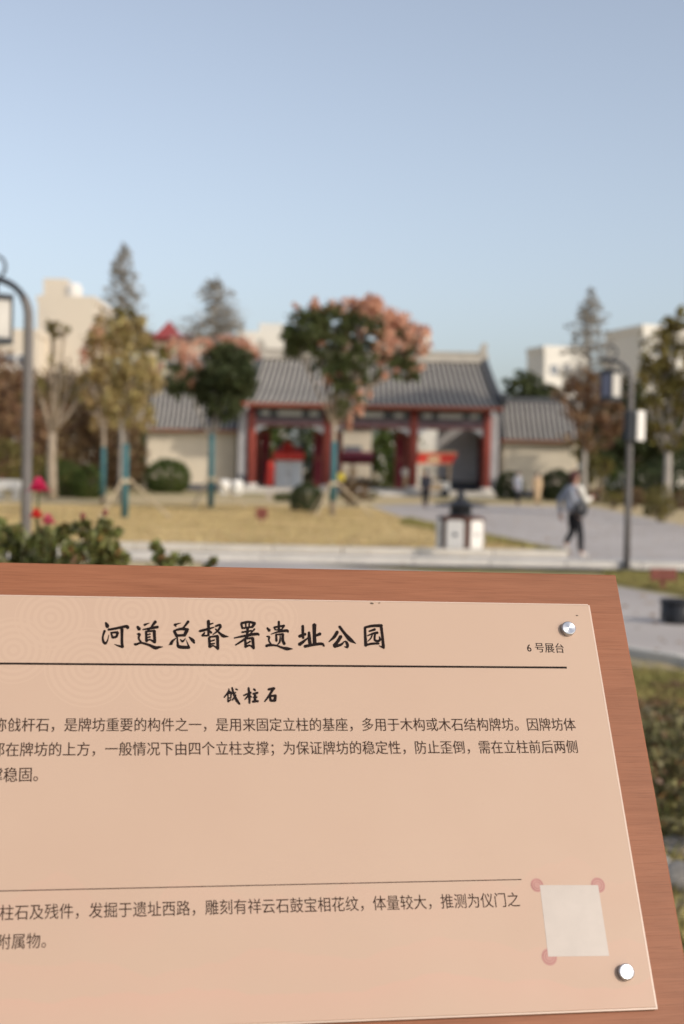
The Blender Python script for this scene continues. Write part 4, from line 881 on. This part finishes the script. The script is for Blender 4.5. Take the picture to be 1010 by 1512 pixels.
# frame below the board and the two posts it stands on (hidden behind the board from here)
for xx in (-PWD*.82, -PWD*.18):
    top = SM @ Vector((xx, -PH*.35, -.05)); foot = Vector((top.x, top.y, 0)); inv = SM.inverted()
    mb = MB(); r = .035; vs = []
    for z in (0.0, top.z):
        for dx, dy in ((-r, -r), (r, -r), (r, r), (-r, r)): vs.append(inv @ Vector((top.x+dx, top.y+dy+.02, z)))
    mb.add(vs, [(3, 2, 1, 0), (4, 5, 6, 7), (0, 1, 5, 4), (1, 2, 6, 5), (2, 3, 7, 6), (3, 0, 4, 7)]); obj('post', mb, m_wood, sign)
    obj('batten', rbox(xx-.025, xx+.025, -PH*.95, -PH*.05, -.05, -.0272), m_wood, sign)
def panelmat():
    m = bpy.data.materials.new('printed peach panel'); m.use_nodes = True; nt = m.node_tree; N = nt.nodes; L = nt.links; b = N['Principled BSDF']
    b.inputs['Roughness'].default_value = .45; b.inputs['Specular IOR Level'].default_value = .25
    tc = N.new('ShaderNodeTexCoord')
    def math_(op, a, bb=None, c=None):
        n = N.new('ShaderNodeMath'); n.operation = op
        for i, x in enumerate((a, bb, c)):
            if x is None: continue
            if isinstance(x, (int, float)): n.inputs[i].default_value = x
            else: L.new(x, n.inputs[i])
        return n.outputs[0]
    nz = N.new('ShaderNodeTexNoise'); nz.inputs['Scale'].default_value = 7; nz.inputs['Detail'].default_value = 4; L.new(tc.outputs['Object'], nz.inputs[0])
    r = N.new('ShaderNodeValToRGB'); r.color_ramp.elements[0].position = .35; r.color_ramp.elements[0].color = (.468, .325, .240, 1); r.color_ramp.elements[1].position = .68; r.color_ramp.elements[1].color = (.480, .338, .250, 1); L.new(nz.outputs['Fac'], r.inputs[0]); col = r.outputs[0]
    # faint printed wave rings in the upper left
    acc = None
    for (px, py, rad) in ((75, 912, .030), (195, 905, .034), (322, 902, .030), (400, 912, .024), (130, 985, .036), (245, 990, .036), (20, 960, .03), (330, 975, .026)):
        u, v = uv(px, py); d = N.new('ShaderNodeVectorMath'); d.operation = 'DISTANCE'; L.new(tc.outputs['Object'], d.inputs[0]); d.inputs[1].default_value = (u, v, 0); dd = d.outputs['Value']
        ring = math_('GREATER_THAN', math_('SINE', math_('MULTIPLY', dd, 2*math.pi/.0058)), -.1); ring = math_('MULTIPLY', ring, math_('LESS_THAN', dd, rad)); acc = ring if acc is None else math_('MAXIMUM', acc, ring)
    m1 = N.new('ShaderNodeMix'); m1.data_type = 'RGBA'; L.new(math_('MULTIPLY', acc, .10), m1.inputs[0]); L.new(col, m1.inputs[6]); m1.inputs[7].default_value = (.64, .47, .34, 1); col = m1.outputs[2]
    # faint pink hills along the bottom
    sp = N.new('ShaderNodeSeparateXYZ'); L.new(tc.outputs['Object'], sp.inputs[0])
    mp = N.new('ShaderNodeMapping'); mp.inputs['Scale'].default_value = (9, 0, 0); L.new(tc.outputs['Object'], mp.inputs[0])
    for sd, base, amp, fac in ((0, -PH+.025, .07, .30), (5, -PH+.05, .09, .18), (9, -PH+.10, .2, .12)):
        n2 = N.new('ShaderNodeTexNoise'); n2.noise_dimensions = '4D'; n2.inputs['W'].default_value = sd; n2.inputs['Detail'].default_value = 3; n2.inputs['Scale'].default_value = 1; L.new(mp.outputs[0], n2.inputs[0])
        hgt = math_('ADD', math_('MULTIPLY', math_('SUBTRACT', n2.outputs['Fac'], .5), amp), base)
        dlt = math_('SUBTRACT', hgt, sp.outputs['Y']); f1 = N.new('ShaderNodeMapRange'); f1.inputs[1].default_value = 0; f1.inputs[2].default_value = .002; L.new(dlt, f1.inputs[0])
        f2 = N.new('ShaderNodeMapRange'); f2.inputs[1].default_value = .0; f2.inputs[2].default_value = .035; f2.inputs[3].default_value = 1; f2.inputs[4].default_value = 0; L.new(dlt, f2.inputs[0])
        mm = N.new('ShaderNodeMix'); mm.data_type = 'RGBA'; L.new(math_('MULTIPLY', math_('MULTIPLY', f1.outputs[0], f2.outputs[0]), fac), mm.inputs[0]); L.new(col, mm.inputs[6]); mm.inputs[7].default_value = (.56, .31, .24, 1); col = mm.outputs[2]
    # specks of dust
    sk = N.new('ShaderNodeTexVoronoi'); sk.inputs['Scale'].default_value = 38; L.new(tc.outputs['Object'], sk.inputs[0]); s1 = math_('LESS_THAN', sk.outputs['Distance'], .018)
    m3 = N.new('ShaderNodeMix'); m3.data_type = 'RGBA'; L.new(math_('MULTIPLY', s1, .25), m3.inputs[0]); L.new(col, m3.inputs[6]); m3.inputs[7].default_value = (.35, .22, .14, 1)
    L.new(m3.outputs[2], b.inputs['Base Color'])
    n4 = N.new('ShaderNodeTexNoise'); n4.inputs['Scale'].default_value = 25; L.new(tc.outputs['Object'], n4.inputs[0]); rr = N.new('ShaderNodeMapRange'); rr.inputs[3].default_value = .42; rr.inputs[4].default_value = .56; L.new(n4.outputs['Fac'], rr.inputs[0]); L.new(rr.outputs[0], b.inputs['Roughness'])
    return m
m_panel = panelmat()
m_pedge = mat('milky acrylic edge', (.56, .42, .33), .3, var=.05, scale=20)
panel = obj('panel', rbox(-PWD, 0, -PH, 0, -PT, 0), m_panel, sign, bevel=.0005)
obj('panel_edge', rbox(.0001, .0016, -PH, 0, -PT, -.0004), m_pedge, sign)
obj('panel_edge', rbox(-PWD, 0, .0001, .0010, -PT, -.0004), m_pedge, sign)
obj('panel_edge', rbox(-PWD, .0016, -PH-.0014, -PH-.0001, -PT, -.0004), m_pedge, sign)
m_ink = mat('black print ink', (.012, .007, .006), .6, var=.1, scale=50, spec=.08)
m_ink2 = mat('brown black print ink', (.035, .018, .012), .6, var=.1, scale=50, spec=.08)
# metal cap screws
def screwmat():
    m = bpy.data.materials.new('brushed steel'); m.use_nodes = True; N = m.node_tree.nodes; L = m.node_tree.links; b = N['Principled BSDF']
    b.inputs['Base Color'].default_value = (.52, .52, .54, 1); b.inputs['Metallic'].default_value = 1; b.inputs['Roughness'].default_value = .34; b.inputs['Anisotropic'].default_value = .85
    tg = N.new('ShaderNodeTangent'); tg.direction_type = 'RADIAL'; tg.axis = 'Z'; L.new(tg.outputs[0], b.inputs['Tangent']); return m
m_steel = screwmat(); sme = None
u0, v0 = uv(835.5, 930); u1_, v1_ = uv(920, 1436.5)
for (a, c) in ((u0+.0015, v0), (u1_+.0015, v1_), (-PWD-(u0), v0), (-PWD-u1_, v1_)):
    if sme is None: o = obj('cap_screw', MB().lathe([(.0066, 0), (.0066, .0036), (.0062, .0042), (.0056, .0045)], n=48), m_steel, sign); sme = o.data
    else: o = link('cap_screw', sme, None, sign)
    o.location = (a, c, .0002)
for x_, y_, r_ in ((549, 891, .0011), (852, 909, .0007), (560, 890.5, .0006)):
    a_, b_ = uv(x_, y_); obj('dirt_speck', MB().ell((a_, b_, .0003), (r_*1.6, r_*.7, .0004), 8, 5, jit=.2), m_barkd, sign)
# rules
def quadprint(name, p, m, z=.00012):
    mb = MB(); mb.add([(x, y, z) for x, y in p], [tuple(range(len(p)))]); o = obj(name, mb, m, panel)
    if o.data.polygons[0].normal.z < 0: o.data.flip_normals()
    return o
ya = uv(837, 985.8)[1]; xr = uv(837, 985.8)[0]; quadprint('heavy_rule', [(-PWD-xr, ya-.0009), (xr, ya-.0009), (xr, ya+.0009), (-PWD-xr, ya+.0009)], m_ink)
yb = uv(505, 1304.5)[1]; xr = uv(770, 1300)[0]; quadprint('thin_rule', [(-PWD+.03, yb-.00035), (xr, yb-.00035), (xr, yb+.00035), (-PWD+.03, yb+.00035)], m_ink2)

# brush lettering, stroke by stroke: (ox, oy, scale, [(strokes)])
BR = [
 (145, 910, 10.1, 0, [[(112,95,20),(130,130,38),(140,158,40)],[(98,215,26),(70,300,20),(75,370,26),(105,405,28),(135,370,16),(155,300,9),(160,275,4)],[(150,200,24),(250,185,26),(420,150,30),(440,178,34)],[(190,240,16),(215,320,26)],[(195,245,18),(290,240,28)],[(295,245,26),(270,310,26)],[(215,320,24),(270,308,24)],[(355,190,34),(355,300,28),(355,400,30),(365,462,28)],[(362,458,26),(300,440,18),(240,418,5)]]),
 (145, 910, 10.1, 1, [[(585,155,26),(615,195,38)],[(580,265,12),(615,270,28),(605,330,20),(640,390,22)],[(545,415,26),(570,420,24),(640,398,22),(760,430,26),(850,470,36),(910,462,24),(965,458,6)],[(690,130,26),(765,100,6)],[(855,80,34),(790,165,18)],[(665,200,12),(780,180,26),(890,160,30)],[(765,190,22),(730,230,20)],[(715,225,26),(720,375,28)],[(720,230,18),(840,215,24)],[(835,215,34),(845,392,30)],[(740,275,14),(775,265,20)],[(740,315,14),(775,308,20)],[(725,370,22),(770,350,18),(845,388,28)]]),
 (240, 910, 10.1, 2, [[(175,122,18),(200,150,18)],[(182,126,24),(275,100,6)],[(385,78,30),(330,150,20),(285,190,16)],[(165,220,18),(270,190,28),(380,200,32)],[(175,225,28),(215,300,32)],[(365,210,38),(325,290,32)],[(205,290,28),(330,282,26)],[(205,325,8),(150,370,26),(125,415,34)],[(95,425,8),(140,415,18)],[(220,310,14),(225,400,24),(250,455,36),(400,465,32)],[(400,468,22),(350,350,5)],[(265,345,12),(300,375,24),(345,325,5)],[(395,310,12),(450,360,36),(475,403,18)]]),
 (240, 910, 10.1, 3, [[(685,68,34),(685,150,30),(685,290,24)],[(690,125,20),(755,105,14)],[(545,215,10),(565,220,26),(680,190,26),(770,165,12)],[(630,240,16),(595,292,28)],[(700,215,18),(730,248,24)],[(600,290,18),(670,290,20)],[(790,150,20),(850,130,26),(870,150,22)],[(870,150,26),(820,220,22),(750,275,10)],[(790,190,14),(860,260,24),(910,295,34),(985,305,6)],[(695,320,26),(705,460,30)],[(700,310,18),(825,295,26)],[(820,300,32),(825,488,30)],[(720,370,16),(775,355,18)],[(720,415,16),(775,405,18)],[(710,455,26),(760,440,16),(830,492,24)]]),
 (335, 910, 10.1, 4, [[(215,110,26),(230,180,22)],[(215,105,26),(320,85,26),(420,105,28)],[(415,105,32),(375,165,26)],[(230,180,20),(370,160,22)],[(280,105,16),(285,170,16)],[(335,100,16),(330,165,16)],[(310,170,28),(305,280,28)],[(225,240,20),(370,215,18)],[(415,190,20),(350,260,16),(260,345,24),(130,430,16)],[(110,325,14),(280,290,26),(450,265,30),(480,287,12)],[(275,350,24),(280,460,28)],[(275,335,18),(385,325,26)],[(385,325,32),(400,483,26)],[(300,405,18),(350,375,20)],[(280,455,26),(345,435,20),(400,482,20)]]),
 (335, 910, 10.1, 5, [[(600,175,20),(635,215,34)],[(590,300,10),(630,310,24),(625,360,18),(655,415,20)],[(585,445,28),(640,430,28),(740,438,20),(830,470,26),(900,485,36),(985,487,6)],[(775,78,24),(775,230,26)],[(705,165,22),(725,205,18)],[(705,165,20),(855,140,24)],[(850,145,24),(820,195,16)],[(725,205,14),(820,195,14)],[(660,268,10),(760,235,20),(890,215,30),(915,240,16)],[(735,270,20),(740,370,26)],[(740,275,16),(840,265,22)],[(835,265,28),(835,360,28),(860,415,30)],[(795,285,10),(790,380,20),(750,430,8)]]),
 (430, 910, 10.1, 6, [[(172,142,28),(175,260,28),(180,330,24)],[(120,300,34),(215,265,28)],[(120,422,38),(180,380,30),(250,320,12)],[(265,238,26),(270,330,36),(280,410,34)],[(345,125,44),(345,260,36),(350,410,40)],[(365,290,24),(435,262,34)],[(200,450,32),(330,425,30),(455,412,30),(490,448,18)]]),
 (430, 910, 10.1, 7, [[(690,230,34),(640,310,32),(560,382,10)],[(718,152,28),(800,260,30),(880,350,42),(965,408,6)],[(740,300,38),(690,380,34),(640,440,38)],[(645,450,34),(740,425,26),(790,380,14),(820,385,24),(840,430,30),(840,466,20)],[(840,465,24),(795,455,10)]]),
 (480, 910, 10.1, 8, [[(595,175,26),(600,300,28),(608,440,34)],[(590,170,24),(700,145,28),(845,140,32)],[(835,145,30),(855,300,28),(870,465,32)],[(880,475,22),(805,440,8)],[(610,430,22),(700,410,24),(805,408,20)],[(655,225,18),(745,195,28)],[(635,290,14),(720,255,22),(785,245,28)],[(705,270,16),(680,330,16),(635,375,8)],[(745,260,22),(740,350,24),(790,370,26),(820,345,24),(805,300,8)]]),
 (310, 1005, 8.417, 9, [[(235,100,9),(230,140,18),(175,210,12)],[(235,130,14),(265,150,16)],[(225,165,12),(225,260,15)],[(225,165,11),(260,160,13),(258,215,13),(235,215,9)],[(225,262,17),(265,235,11)],[(275,88,16),(295,160,19),(330,240,25),(370,293,16)],[(265,165,13),(320,150,13)],[(320,180,18),(280,245,12)],[(320,105,14),(345,115,12)]]),
 (310, 1005, 8.417, 10, [[(420,185,14),(510,150,19)],[(480,88,16),(490,180,23),(492,283,16)],[(485,180,18),(435,235,11)],[(500,190,9),(520,205,13)],[(545,105,20),(565,125,17)],[(535,165,17),(595,150,19)],[(540,210,15),(585,205,17)],[(530,262,20),(600,255,20)],[(560,160,23),(560,255,23)]]),
 (310, 1005, 8.417, 11, [[(725,110,20),(800,98,26)],[(785,105,23),(740,180,21),(680,262,12)],[(745,190,17),(755,250,23)],[(745,195,19),(820,185,21)],[(815,190,24),(805,250,28)],[(755,250,21),(810,248,25)]]),
]
zc = [0]; BW = 1.5
def glyph(ox, oy, sc, strokes):
    mb = MB()
    for st in strokes:
        P = []
        # Catmull-Rom smoothing of the stroke
        q = [st[0]]+list(st)+[st[-1]]
        for i in range(1, len(q)-2):
            for s in range(6):
                t = s/6; r = []
                for k in range(3):
                    p0, p1, p2, p3 = q[i-1][k], q[i][k], q[i+1][k], q[i+2][k]
                    r.append(.5*(2*p1+(p2-p0)*t+(2*p0-5*p1+4*p2-p3)*t*t+(3*p1-p0-3*p2+p3)*t**3) if len(st) > 2 else p1+(p2-p1)*t)
                P.append(r)
        P.append(list(st[-1])); zc[0] += 1; z = .00012+(zc[0] % 16)*.000012
        L = []; Rr = []
        n = len(P)
        for i, (x, y, w) in enumerate(P):
            ax, ay = P[max(i-1, 0)][:2]; bx, by = P[min(i+1, n-1)][:2]; dx, dy = bx-ax, by-ay; l = math.hypot(dx, dy) or 1; nx, ny = -dy/l, dx/l; w = max(w, 2)*.5*BW
            L.append((x+nx*w, y+ny*w)); Rr.append((x-nx*w, y-ny*w))
        def cap(i, s):
            x, y, w = P[i]; ax, ay = P[0 if i == 0 else n-2][:2]; bx, by = P[1 if i == 0 else n-1][:2]; d = math.atan2(by-ay, bx-ax); w = max(w, 2)*.5*BW; o = []
            for k in range(1, 5):
                a = d+(math.pi/2+math.pi*k/5 if s else -math.pi/2+math.pi*k/5); o.append((x+.7*w*math.cos(a)+.0, y+.7*w*math.sin(a)))
            return o
        def uvz(p): a, b = uv(ox+p[0]/sc, oy+p[1]/sc); return (a, b, z)
        vs = [uvz(p) for p in L]+[uvz(p) for p in Rr]
        fs = [(i, i+1, n+i+1, n+i) for i in range(n-1)]
        mb.add(vs, fs)
        c0 = [uvz(L[0])]+[uvz(p) for p in cap(0, True)]+[uvz(Rr[0])]; mb.add(c0, [tuple(range(len(c0)))])
        c1 = [uvz(Rr[-1])]+[uvz(p) for p in cap(n-1, False)]+[uvz(L[-1])]; mb.add(c1, [tuple(range(len(c1)))])
    return mb
for ox, oy, sc, k, st in BR:
    obj('brush_character', glyph(ox, oy, sc, st), m_ink, panel)

# set text in the built-in font, measured and scaled to the photograph's line
def line(text, x_first, x_last, y_mid_first, y_mid_last, i0, i1, m, thin=0, hs=1.0, pyscale=1.14, name='lettering', bold=.00014):
    """characters i0 and i1 of the text are centred at x_first, x_last in the photo"""
    cu = bpy.data.curves.new(name, 'FONT'); cu.body = text; cu.size = 1.0; cu.offset = thin; cu.resolution_u = 3; cu.fill_mode = 'FRONT'
    o = bpy.data.objects.new(name, cu); COL.objects.link(o)
    dg = bpy.context.evaluated_depsgraph_get(); me = bpy.data.meshes.new_from_object(o.evaluated_get(dg)); bpy.data.objects.remove(o)
    n = len(me.vertices); co = np.empty(n*3, 'f'); me.vertices.foreach_get('co', co); co = co.reshape(-1, 3)
    adv = 1.0*EM
    ua, va = uv(x_first, y_mid_first); ub, vb = uv(x_last, y_mid_last)
    sx = (ub-ua)/((i1-i0)*adv); sy = sx*pyscale
    x = (co[:, 0]-(i0+.5)*adv)*sx+ua
    t = (x-ua)/(ub-ua); y = (co[:, 1]-.36*EM)*sy+va+(vb-va)*t
    co[:, 0] = x; co[:, 1] = y; co[:, 2] = .00012
    me.vertices.foreach_set('co', co.reshape(-1)); me.update(); me.name = name
    o = link(name, me, m, panel)
    # the same outlines a hair to the side give the stroke weight of the print
    bm = bmesh.new(); bm.from_mesh(me); geo = bmesh.ops.duplicate(bm, geom=bm.verts[:]+bm.edges[:]+bm.faces[:])
    for v in geo['geom']:
        if isinstance(v, bmesh.types.BMVert): v.co.x += bold; v.co.z += .00001
    bm.to_mesh(me); bm.free(); return o
def measure():
    cu = bpy.data.curves.new('m', 'FONT'); cu.size = 1.0; r = []
    for s in ('中', '中中中中中中中中中中中'):
        cu.body = s; o = bpy.data.objects.new('m', cu); COL.objects.link(o); dg = bpy.context.evaluated_depsgraph_get(); dg.update()
        me = o.evaluated_get(dg).to_mesh(); xs = [v.co.x for v in me.vertices]; ys = [v.co.y for v in me.vertices]; r.append((min(xs), max(xs), min(ys), max(ys))); bpy.data.objects.remove(o)
    return (r[1][1]-r[0][1])/10, r[0]
EM, bb = measure(); print('EM', EM, bb)
line('称戗杆石，是牌坊重要的构件之一，是用来固定立柱的基座，多用于木构或木石结构牌坊。因牌坊体', 104.5, 840.8, 1070.5, 1070, 5, 43, m_ink2)
line('都在牌坊的上方，一般情况下由四个立柱支撑；为保证牌坊的稳定性，防止歪倒，需在立柱前后两侧', 18, 844.5, 1107, 1102.8, 1, 43, m_ink2)
line('撑稳固。', 15.5, 37.5, 1144.5, 1144, 1, 2, m_ink2)
line('戗柱石及残件，发掘于遗址西路，雕刻有祥云石鼓宝相花纹，体量较大，推测为仪门之', 9.9, 758, 1348, 1328.8, 1, 37, m_ink2, bold=.00002)
line('附属物。', 5.5, 49.5, 1391, 1389.5, 0, 2, m_ink2, bold=.00002)
line('号展台', 796.5, 826, 956.5, 957.3, 0, 2, m_ink, bold=.00016, pyscale=1.1)
line('6', 781.5, 796, 956.5, 956.5, -.22, .78, m_ink, bold=.00016, pyscale=1.1)
# the code square is left out: only its pale ground and pinkish corner ornaments are printed
m_pale = mat('pale print', (.45, .385, .335), .4, var=.04, scale=60)
m_pinkp = mat('pink print', (.30, .12, .10), .5, col2=(.40, .18, .15), scale=120)
m_pinkf = mat('faint pink print', (.40, .20, .165), .5, var=.03, scale=60)
for i, (x, y, r) in enumerate(((793, 1307, 8.5), (883, 1307, 9.5), (811, 1413, 10))):
    cu_, cv_ = uv(x, y); rr = r*SD/FPX*1.05
    quadprint('corner_disc', [(cu_+rr*math.cos(t*math.pi/10), cv_+rr*1.05*math.sin(t*math.pi/10)) for t in range(20)], m_pinkf, .00010)
    mb = MB()
    for q in (.9, .55):
        n = 24; vs = [(cu_+rr*q*f*math.cos(k*2*math.pi/n), cv_+rr*q*f*math.sin(k*2*math.pi/n), .00013) for f in (1, .80) for k in range(n)]
        mb.add(vs, [(k, (k+1) % n, n+(k+1) % n, n+k) for k in range(n)])
    obj('corner_ring', mb, m_pinkp, panel)
quadprint('pale_square', [uv(797, 1307), uv(883, 1307), uv(899.5, 1411.5), uv(809.5, 1412.5)], m_pale, .00015)
